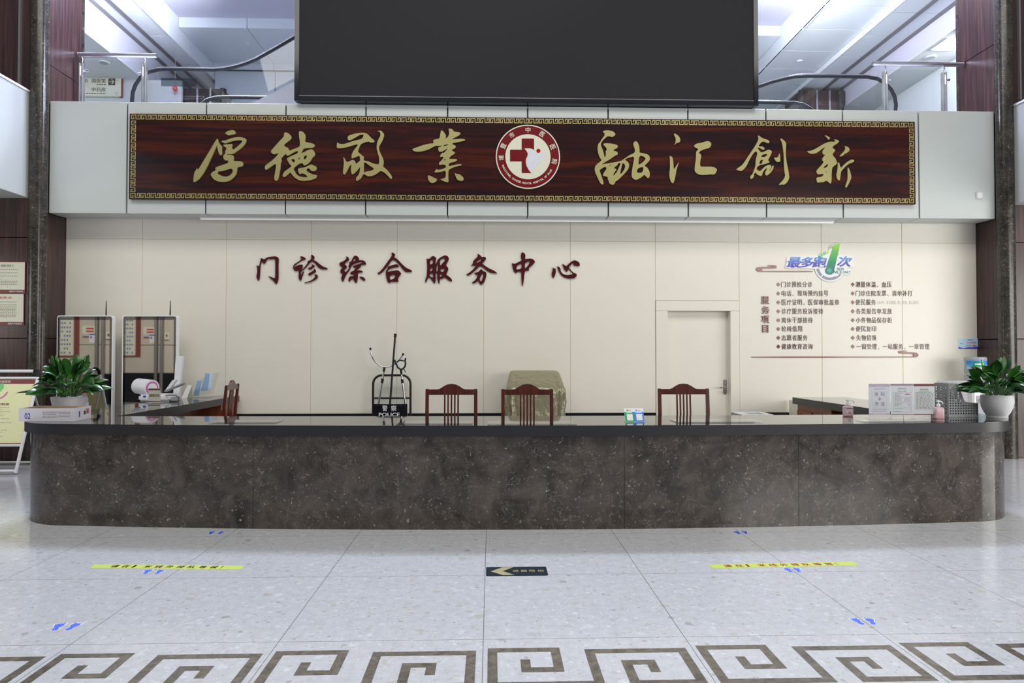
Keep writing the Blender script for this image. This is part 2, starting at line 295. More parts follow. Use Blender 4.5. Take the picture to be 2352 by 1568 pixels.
# ---------------------------------------------------------------- mesh building
def V3(*a): return Vector(a)
class MB:
    def __init__(s): s.v = []; s.f = []
    def add(s, vs, fs):
        o = len(s.v); s.v += [Vector(p) for p in vs]; s.f += [tuple(i + o for i in f) for f in fs]; return s
    def box(s, x0, x1, y0, y1, z0, z1):
        return s.add([(x0,y0,z0),(x1,y0,z0),(x1,y1,z0),(x0,y1,z0),(x0,y0,z1),(x1,y0,z1),(x1,y1,z1),(x0,y1,z1)],
                     [(0,3,2,1),(4,5,6,7),(0,1,5,4),(1,2,6,5),(2,3,7,6),(3,0,4,7)])
    def hexa(s, p):   # eight corners: bottom four then top four, counter-clockwise seen from above
        return s.add(p, [(0,3,2,1),(4,5,6,7),(0,1,5,4),(1,2,6,5),(2,3,7,6),(3,0,4,7)])
    def tube(s, path, r, n=12, closed=False, cap=True):
        P = [Vector(p) for p in path]; m = len(P); R = r if isinstance(r, (list, tuple)) else [r]*m
        rings = []; up = None
        for i in range(m):
            a = P[i-1] if (i or closed) else P[i]; c = P[(i+1) % m] if (i < m-1 or closed) else P[i]
            t = (c - a).normalized()
            if up is None:
                up = Vector((0,0,1)) if abs(t.z) < 0.9 else Vector((0,1,0))
            u = (up - t*up.dot(t)).normalized(); w = t.cross(u); up = u
            rings.append([P[i] + (u*math.cos(2*PI*k/n) + w*math.sin(2*PI*k/n))*R[i] for k in range(n)])
        vs = [p for rg in rings for p in rg]; fs = []
        for i in range(m if closed else m-1):
            j = (i+1) % m
            for k in range(n):
                fs.append((i*n+k, i*n+(k+1) % n, j*n+(k+1) % n, j*n+k))
        if cap and not closed:
            fs.append(tuple(range(n-1, -1, -1))); fs.append(tuple(range((m-1)*n, m*n)))
        return s.add(vs, fs)
    def lathe(s, prof, c=(0,0,0), n=32, cap=True):
        vs = []; fs = []
        for r, z in prof:
            vs += [(c[0]+r*math.cos(2*PI*k/n), c[1]+r*math.sin(2*PI*k/n), c[2]+z) for k in range(n)]
        m = len(prof)
        for i in range(m-1):
            for k in range(n):
                fs.append((i*n+k, i*n+(k+1) % n, (i+1)*n+(k+1) % n, (i+1)*n+k))
        if cap:
            fs.append(tuple(range(n-1,-1,-1))); fs.append(tuple(range((m-1)*n, m*n)))
        return s.add(vs, fs)
    def grid(s, rows):
        m = len(rows); n = len(rows[0]); vs = [p for r in rows for p in r]
        return s.add(vs, [(i*n+k, i*n+k+1, (i+1)*n+k+1, (i+1)*n+k) for i in range(m-1) for k in range(n-1)])
    def flat(s, data, o, U, Vv, d=0.0):
        """a flat mesh (from text or contours) laid on the plane o + x*U + y*V, z along the normal"""
        U = Vector(U); Vv = Vector(Vv); Nn = U.cross(Vv).normalized(); o = Vector(o)
        return s.add([o + U*p[0] + Vv*p[1] + Nn*(p[2] + d) for p in data[0]], data[1])
    def rect(s, o, U, Vv, x0, x1, y0, y1, t=0.001, d=0.0):
        U = Vector(U); Vv = Vector(Vv); Nn = U.cross(Vv).normalized(); o = Vector(o)
        q = [(x0,y0),(x1,y0),(x1,y1),(x0,y1)]
        return s.hexa([o+U*a+Vv*b+Nn*d for a,b in q] + [o+U*a+Vv*b+Nn*(d+t) for a,b in q])
    def xf(s, mat): s.v = [mat @ p for p in s.v]; return s
    def build(s, name, mat, parent=None, smooth=None, bev=0.0, seg=2, loc=None, label=None):
        off = Vector((0,0,0)); q = parent
        while q is not None: off += q.location; q = q.parent
        if loc is not None: off += Vector(loc)
        me = bpy.data.meshes.new(name)
        me.from_pydata([p - off for p in s.v], [], s.f); me.materials.append(mat)
        bm = bmesh.new(); bm.from_mesh(me)
        bmesh.ops.recalc_face_normals(bm, faces=bm.faces[:])
        if bev:
            ed = [e for e in bm.edges if len(e.link_faces) == 2 and e.calc_face_angle(0) > 0.5]
            bmesh.ops.bevel(bm, geom=ed, offset=bev, segments=seg, affect='EDGES', clamp_overlap=True)
        bm.to_mesh(me); bm.free()
        if smooth:
            for p in me.polygons: p.use_smooth = True
            me.set_sharp_from_angle(angle=smooth)
        ob = bpy.data.objects.new(name, me); COL.objects.link(ob)
        if loc is not None: ob.location = loc
        if parent is not None: ob.parent = parent
        if label: ob['label'] = label
        return ob
S30 = math.radians(35)
def tag(o, label, cat, group=None, kind=None):
    o['label'] = label; o['category'] = cat
    if group: o['group'] = group
    if kind: o['kind'] = kind
    return o
def thing(name, label, cat, loc=(0,0,0), rz=0, group=None):
    o = bpy.data.objects.new(name, None); COL.objects.link(o); o.empty_display_size = 0.1
    o.location = loc; o.rotation_euler = (0,0,rz)
    return tag(o, label, cat, group)
def structure(o): o['kind'] = 'structure'; return o
def dup(root, loc, rz=None, label=None, group=None):
    r = root.copy(); COL.objects.link(r); r.location = loc
    if rz is not None: r.rotation_euler = (0,0,rz)
    if label: r['label'] = label
    if group: r['group'] = group
    for ch in list(root.children):
        c = ch.copy(); COL.objects.link(c); c.parent = r
        for g in list(ch.children):
            d = g.copy(); COL.objects.link(d); d.parent = c
    return r
def _harvest(cu):
    ob = bpy.data.objects.new('tmp', cu); COL.objects.link(ob)
    dg = bpy.context.evaluated_depsgraph_get(); dg.update()
    me = bpy.data.meshes.new_from_object(ob.evaluated_get(dg))
    out = ([tuple(v.co) for v in me.vertices], [tuple(p.vertices) for p in me.polygons])
    bpy.data.objects.remove(ob); bpy.data.meshes.remove(me); bpy.data.curves.remove(cu)
    return out
_tc = {}
def text(body, bold=0.0, extrude=0.0, spacing=1.0, shear=0.0):
    key = (body, bold, extrude, spacing, shear)
    if key not in _tc:
        cu = bpy.data.curves.new('t', 'FONT'); cu.body = body; cu.extrude = extrude
        cu.space_character = spacing; cu.shear = shear; cu.resolution_u = 3
        v, f = _harvest(cu)
        if bold:      # heavier strokes: the outline laid down again, shifted a little each way
            n = len(v); vv = []; ff = []
            for k, (dx, dy) in enumerate(((-1, -.6), (1, -.6), (-1, .6), (1, .6))):
                vv += [(x+dx*bold*.7, y+dy*bold*.7, z+k*.006) for x, y, z in v]; ff += [tuple(i+k*n for i in q) for q in f]
            v, f = vv, ff
        _tc[key] = (v, f)
    return _tc[key]
def fit(data, x0, y0, x1, y1, keep=False):
    """scale flat data into a box; keep: same scale both ways by height, from the left"""
    xs = [p[0] for p in data[0]]; ys = [p[1] for p in data[0]]
    a, b, c, d = min(xs), max(xs), min(ys), max(ys)
    sy = (y1-y0)/max(d-c, 1e-6); sx = (x1-x0)/max(b-a, 1e-6)
    if keep: sx = sy
    return ([((p[0]-a)*sx + x0, (p[1]-c)*sy + y0, p[2]*sy) for p in data[0]], data[1])
def shape(contours, extrude=0.0, smooth=0):
    """filled flat shape with holes"""
    cu = bpy.data.curves.new('s', 'CURVE'); cu.dimensions = '2D'; cu.fill_mode = 'BOTH' if extrude else 'BOTH'; cu.extrude = extrude
    for c in contours:
        for _ in range(smooth):
            q = []
            for i in range(len(c)):
                (ax, ay), (bx, by) = c[i], c[(i+1) % len(c)]
                q += [(ax*.78+bx*.22, ay*.78+by*.22), (ax*.22+bx*.78, ay*.22+by*.78)]
            c = q
        sp = cu.splines.new('POLY'); sp.points.add(len(c)-1); sp.use_cyclic_u = True
        for p, (x, y) in zip(sp.points, c): p.co = (x, y, 0, 1)
    return _harvest(cu)
def strokes(path, w):
    """rectangles along an axis-aligned path of half width w"""
    out = []
    for (ax, ay), (bx, by) in zip(path, path[1:]):
        out.append((min(ax, bx)-w, max(ax, bx)+w, min(ay, by)-w, max(ay, by)+w))
    return out
def outline(path, w):
    """one closed band of half width w following an open axis-aligned path"""
    n = len(path); Lf = []; Rt = []
    dirs = []
    for (ax, ay), (bx, by) in zip(path, path[1:]):
        l = math.hypot(bx-ax, by-ay); dirs.append(((bx-ax)/l, (by-ay)/l))
    for i, (x, y) in enumerate(path):
        d0 = dirs[i-1] if i else dirs[0]; d1 = dirs[i] if i < n-1 else dirs[-1]
        if i == 0: x, y = x-d1[0]*w, y-d1[1]*w
        if i == n-1: x, y = x+d0[0]*w, y+d0[1]*w
        nx = -d0[1] if d0 == d1 else -(d0[1]+d1[1]); ny = d0[0] if d0 == d1 else d0[0]+d1[0]
        Lf.append((x+nx*w, y+ny*w)); Rt.append((x-nx*w, y-ny*w))
    return Lf + Rt[::-1]
def circle(cx, cy, r, n=48, a0=0.0, a1=2*PI):
    return [(cx+r*math.cos(a0+(a1-a0)*k/n), cy+r*math.sin(a0+(a1-a0)*k/n)) for k in range(n)]
def ring_sector(cx, cy, r0, r1, a0, a1, n=12):
    a = [a0+(a1-a0)*k/n for k in range(n+1)]
    return [(cx+r1*math.cos(t), cy+r1*math.sin(t)) for t in a] + [(cx+r0*math.cos(t), cy+r0*math.sin(t)) for t in reversed(a)]
UX, UZ = Vector((1,0,0)), Vector((0,0,1))
def wallbox(px0, py0, px1, py1, Y):
    a = onY(px0, py1, Y); b = onY(px1, py0, Y); return a.x, a.z, b.x, b.z
def ptxt(mb, body, px0, py0, px1, py1, Y, d=0.001, **kw):
    """lettering filling the photograph's box (left, top, right, bottom) on the upright plane Y"""
    x0, z0, x1, z1 = wallbox(px0, py0, px1, py1, Y)
    return mb.flat(fit(text(body, **kw), x0, z0, x1, z1), (0, Y, 0), UX, UZ, d)
def lines(mb, o, U, Vv, x0, x1, ys, h, d=0.001, seed=1, dash=0.02, gap=0.008, fill=1.0):
    """rows of print too small to read: broken strokes"""
    rr = random.Random(seed)
    for y in ys:
        x = x0; end = x0 + (x1-x0)*(fill if fill >= 1 else rr.uniform(fill, 1))
        while x < end:
            w = dash*rr.uniform(0.6, 1.3)
            mb.rect(o, U, Vv, x, min(x+w, end), y-h/2, y+h/2, 0.0004, d); x += w + gap
    return mb
# ================================================================ THE SETTING
YW = 9.60; YF = 9.20; XL = -5.88; XR = 6.985; ZF0 = 3.285; ZF1 = 4.775
fl = MB().box(-14, 14, -4.0, 9.7, -0.1, 0.0).build('floor', M['terrazzo']); structure(fl)
# dark key-fret inlaid in the floor, one pair of scrolls to a tile
mb = MB()
for k in range(-6, 7):
    x0 = -0.038 + 1.008*k; w = 0.0225
    A = [(.197,3.172),(.197,3.09),(.345,3.09),(.345,3.296),(.045,3.296),(.045,2.955),(.508,2.955),(.508,3.272),(.953,3.272),(.953,2.955),(.662,2.955),(.662,3.15),(.775,3.15),(.775,3.075)]
    mb.flat(shape([outline([(x0+x, y) for x, y in A], w)], .0006), (0,0,.0001), (1,0,0), (0,1,0))
structure(mb.build('meander_inlay', M['inlay'], fl))

# back wall of cream panels with narrow joints, a door opening in it
JX = [onY(p, 553, YW).x for p in (327, 520, 715, 912, 1111, 1310, 1505, 1697, 1886, 2071)]
xs = [XL] + JX + [XR]; zj = 3.010; zt = 3.40; zb = 0.585
g = 0.0032; mb = MB()
dz = onY(1600, 690, YW).z
for i in range(len(xs)-1):
    a, b = xs[i]+g, xs[i+1]-g
    mb.box(a, b, YW, YW+.03, zj+g, zt)
    if i == 7: mb.box(a, b, YW, YW+.03, dz+g, zj-g)
    else: mb.box(a, b, YW, YW+.03, zb, zj-g)
wb = structure(mb.build('wall_back', M['cream'], bev=0.002, seg=1))
dx0, dx1 = xs[7], xs[8]
mb = MB().box(XL, dx0, YW+.005, YW+.06, 0, zt).box(dx1, XR, YW+.005, YW+.06, 0, zt).box(dx0, dx1, YW+.005, YW+.06, dz, zt)
structure(mb.build('panel_joint', M['cream_gap'], wb))
bbm = MB().box(XL, dx0, YW-.02, YW+.02, 0, zb).box(dx1, XR, YW-.02, YW+.02, 0, zb)
structure(bbm.build('baseboard_back', M['skirt'], bev=0.004))
# door
d0 = onY(1533, 714, YW); d1 = onY(1677, 714, YW)
dr = thing('door_1', 'cream flush door in a recessed frame in the back wall', 'door', (dx0, YW, 0)); structure(dr)
mb = MB().box(dx0+g, d0.x, YW-.012, YW+.12, 0, d0.z).box(d1.x, dx1-g, YW-.012, YW+.12, 0, d0.z).box(dx0+g, dx1-g, YW-.012, YW+.12, d0.z+.002, dz-g)
structure(mb.build('door_frame', M['cream'], dr, bev=0.003))
structure(MB().box(d0.x, d1.x, YW+.10, YW+.14, 0.0, d0.z).build('door_leaf', M['cream'], dr))
hp = onY(1665, 888, YW+.1)
mb = MB().box(hp.x-.022, hp.x+.022, YW+.088, YW+.10, hp.z-.105, hp.z+.10)
h = mb.build('handle', M['nickel'], dr, bev=0.010, seg=3); structure(h)
structure(MB().tube([(hp.x, YW+.09, hp.z), (hp.x, YW+.04, hp.z), (hp.x-.03, YW+.03, hp.z-.002), (hp.x-.075, YW+.032, hp.z-.008), (hp.x-.10, YW+.035, hp.z-.01)], [.011,.011,.012,.011,.008], 10).build('lever', M['nickel'], h, smooth=S30))
structure(MB().box(dx0, dx1, YW+.005, YW+.099, 0.0, 0.0+zb).build('door_plinth', M['skirt'], dr)) if False else None

# wood-clad side returns, front piers and corner columns
def pier(side):
    s = -1 if side == 'left' else 1; X = XL if s < 0 else XR
    out = 9.5*s
    mb = MB(); jz = [0.0, 1.62, 3.29, 5.27 if s < 0 else 5.72, 8.6]
    for a, b in zip(jz, jz[1:]):
        a += .005; b -= .005
        x0, x1 = sorted((X, X+s*.06)); mb.box(x0, x1, 9.14, 9.93, a, b)                 # return beside the desk
    o = structure(mb.build('wall_' + side, M['wall_wood'], bev=0.003, seg=1))
    mb = MB()
    for a, b in zip([0, 1.62, 2.94, 4.60, 8.6], [1.62, 2.94, 4.60, 8.6]):
        for i in range(4):
            x0, x1 = sorted((X+s*(.12+i*.95), X+s*(.12+(i+1)*.95-.008))); mb.box(x0, x1, 9.10, 9.16, a+.004, b-.004)
    structure(mb.build('front_cladding', M['wall_wood'], o, bev=0.003, seg=1))
    x0, x1 = sorted((X+s*.05, out)); structure(MB().box(x0, x1, 9.15, 9.92, 0, 8.6).build('pier_core', M['gap'], o))
    c = MB().tube([(X+s*.068, 9.12, z) for z in (0, 8.6)], .108, 40).build('trim_1' if s < 0 else 'trim_2', M['col_marble'], smooth=S30); structure(c)
    x0, x1 = sorted((X-s*.003, X+s*.05)); structure(MB().box(x0, x1, 9.92, 9.975, 4.75, 8.6).build('edge_strip', M['col_marble'], c))
pier('left'); pier('right')

# gallery front: pale panels with black joints, soffit under it
FJ = [(onY(a, 245, YF).x + onY(b, 480, YF).x)/2 for a, b in ((295,288),(477,469),(659,653),(842,838),(1030,1026),(1212,1212),(1396,1398),(1578,1583),(1757,1763),(1932,1940),(2108,2113))]
fx = [XL+.012] + FJ + [XR-.012]; mb = MB()
for a, b in zip(fx, fx[1:]):
    mb.box(a+.009, b-.009, YF, YF+.03, ZF0, ZF1)
    mb.box(a+.006, b-.006, YF+.03, YW-.1, ZF0, ZF0+.02)
ff = structure(mb.build('wall_gallery', M['fascia'], bev=0.002, seg=1))
structure(MB().box(XL, XR, YF+.02, YF+.06, ZF0+.015, ZF1-.02).box(XL, XR, YF+.06, YW+.05, ZF0+.03, ZF0+.06).build('panel_joint', M['gap'], ff))
structure(MB().box(XL, XR, YF+.06, 17.2, 4.60, 4.755).build('gallery_slab', M['white_panel'], ff))
structure(MB().box(XL+.02, XR-.02, YW-.1, YW-.002, ZF0+.005, ZF0+.025).build('soffit_edge', M['grey_plaster'], ff))

# gallery fronts running along both sides of the hall
BL = -6.045; BR = 7.13
b = structure(MB().box(-9.4, BL, 4.0, 9.095, 3.455, 4.835).build('wall_gallery_left', M['fascia'], bev=0.003))
structure(MB().box(BL-.10, BL+.012, 4.0, 9.095, 4.836, 4.865).build('coping', M['white_metal'], b))
b = structure(MB().box(BR, 10.6, 4.0, 9.095, 3.455, 4.79).build('wall_gallery_right', M['fascia'], bev=0.003))
structure(MB().box(BR-.012, BR+.10, 4.0, 9.095, 4.791, 4.82).build('coping', M['white_metal'], b))
structure(MB().box(-9.4, BL+.02, 4.0, 9.09, 7.1, 7.3).build('shade_slab_left', M['white_panel'], b))  # unseen slab added above the gallery to shade the upper cladding
structure(MB().box(BR-.02, 10.6, 4.0, 9.09, 7.1, 7.3).build('shade_slab_right', M['white_panel'], b))  # unseen twin slab, added as shade on the right
# metal channel on the upper cladding, both sides
for s, px in ((-1, 46), (1, 2341)):
    x = onY(px, 100, 9.08).x
    structure(MB().box(x-.012, x+.012, 9.06, 9.10, 4.9 if s > 0 else 4.88, 8.6).build('trim_3' if s < 0 else 'trim_4', M['groove']))

# upper level: ceilings, beams and far walls seen over the gallery front
def strip(mb, x0, x1, z, y0, y1, t=.03): mb.box(min(x0,x1), max(x0,x1), y0, y1, z, z+t)
cl = MB()
# left aisle ceiling in panels
yj = [onZ(p[0], p[1], 7.6).y for p in ((300,24),(370,82),(420,129))]
ys = [9.9] + yj + [16.5]
for a, b in zip(ys, ys[1:]):
    for x0, x1 in ((-6.245,-6.66),(-6.73,-6.95)): strip(cl, x0, x1, 7.6, a+.009, b-.009)
ceil = structure(cl.build('ceiling', M['white_panel'], bev=0.002, seg=1))
mb = MB()
for x in (-6.695, -6.995): mb.box(x-.045, x+.045, 9.9, 16.5, 7.59, 7.66)
for x in (onZ(2131,0,7.6).x, onZ(2184,0,7.6).x): mb.box(x-.047, x+.047, 9.9, 17, 7.482, 7.635)
structure(mb.build('ceiling_channel', M['groove'], ceil))
# right aisle ceiling
cr = MB(); xa = onZ(1908,0,7.6).x; xb = onZ(2061,0,7.6).x; xc = onZ(2131,0,7.6).x; xd = onZ(2184,0,7.6).x
yr = [onZ(p[0], p[1], 7.6).y for p in ((1990,14),(1915,68),(1865,117),(1830,158),(1800,196))]
ys = [9.9] + yr + [17.2]
for a, b in zip(ys, ys[1:]):
    strip(cr, xa, xb, 7.6, a+.010, b-.010)
    strip(cr, xb+.02, xc-.05, 7.49, a+.010, b-.010); cr.box(xb+.01, xb+.03, a+.006, b-.006, 7.49, 7.63)
    strip(cr, xc+.05, xd-.05, 7.49, a+.006, b-.006)
structure(cr.build('ceiling_right', M['white_panel'], ceil, bev=0.002, seg=1))
structure(MB().box(-7.03, -6.27, 9.9, 16.5, 7.64, 7.66).box(xa+.03, xd+.04, 9.9, 17.2, 7.64, 7.66).build('ceiling_joint', M['gap'], ceil))
# side drops and low ceilings over the aisles
mb = MB().box(-7.06, -7.04, 9.9, 16.6, 7.0, 7.75).box(xd+.05, xd+.07, 9.9, 17.2, 7.10, 7.75)
structure(mb.build('ceiling_drop', M['lavender'], ceil))
mb = MB().box(-10.5, -7.04, 9.9, 16.6, 6.98, 7.0).box(xd+.05, 12.5, 9.9, 17.2, 7.08, 7.10)
structure(mb.build('ceiling_low', M['grey_plaster'], ceil))
# bright atrium beams and the lilac ceiling between them
mb = MB()
yb = [9.9] + [onX(p[0], p[1], -6.24).y for p in ((388,60),(436,110),(479,150))] + [16.5]
for a, b in zip(yb, yb[1:]): mb.box(-6.26, -6.24, a+.006, b-.006, 7.59, 8.2)
for a, b in zip(ys, ys[1:]): mb.box(xa, xa+.02, a+.006, b-.006, 7.59, 8.3)
bm_ = structure(mb.build('atrium_beam', M['white_panel'], ceil))
structure(MB().box(-6.25, xa+.01, 9.9, 13.7, 8.13, 8.16).build('ceiling_atrium', M['lavender'], ceil))
mb = MB(); n = 9; w = (xa+6.24)/n
for i in range(n):
    a = -6.24 + w*i + .006; b = a + w - .012
    mb.box(a, b, 13.7, 13.72, 7.93, 8.14); mb.box(a, b, 13.72, 15.4, 7.93, 7.95); mb.box(a, b, 15.4, 15.42, 7.80, 7.95)
    mb.box(a, b, 15.5, 15.52, 7.05, 7.80)
structure(mb.build('cross_beam', M['white_panel'], ceil, bev=0.002, seg=1))
structure(MB().box(-6.3, xa+.05, 15.53, 15.56, 6.95, 8.0).box(-6.3, xa+.05, 13.73, 15.45, 7.96, 7.98).build('beam_joint', M['groove'], ceil))
# far walls of the upper level
wf = MB().box(-10.6, -6.3, 14.0, 14.06, 4.76, 6.98)
structure(wf.build('wall_upper_left', M['grey_plaster']))
structure(MB().box(-6.4, 12.6, 17.2, 17.26, 4.76, 8.2).build('wall_upper_back', M['grey_plaster']))
structure(MB().box(8.9, 8.96, 12.0, 17.2, 4.76, 7.08).build('wall_upper_right', M['white_panel']))
# wood-clad pillars at the far side of the gallery
def far_pillar(px0, px1, ptop, Y, name):
    a = onY(px0, ptop, Y); b = onY(px1, ptop, Y); w = b.x-a.x
    p = structure(MB().box(a.x, b.x, Y, Y+.9, 4.756, a.z).build(name, M['wall_wood']))
    mb = MB()
    for f in (.38, .70): mb.box(a.x+w*f-.02, a.x+w*f+.02, Y-.015, Y, 4.756, a.z)
    structure(mb.build('pillar_strip', M['steel'], p))
    mb = MB()
    for x in (a.x, b.x): mb.tube([(x, Y+.02, 4.756), (x, Y+.02, a.z)], .07, 20)
    structure(mb.build('pillar_edge', M['col_marble'], p, smooth=S30))
far_pillar(418, 512, 203, 15.0, 'trim_5'); far_pillar(1842, 1932, 207, 15.2, 'trim_6')
# the tiled wall of the side hall behind the left of the camera, which the upright screens mirror
WY = -1.0
def kx(px): return (px - 1128)/1568*(18.4 - WY)
mb = MB()
tw = 1.2
for i in range(7):
    for z0, z1 in ((0.86, 1.66), (1.68, 2.46), (2.48, 3.3)):
        mb.box(-14.6+i*tw, -14.6+(i+1)*tw-.012, WY-.03, WY, z0, z1)
ws = structure(mb.build('wall_side_hall', M['beige_tile'], bev=0.003))
structure(MB().box(-14.6, -6.4, WY-.06, WY-.02, 0, 3.3).build('tile_joint', M['groove'], ws))
structure(MB().box(-14.6, -6.4, WY-.02, WY+.02, 0, 0.85).build('baseboard_side_hall', M['skirt']))
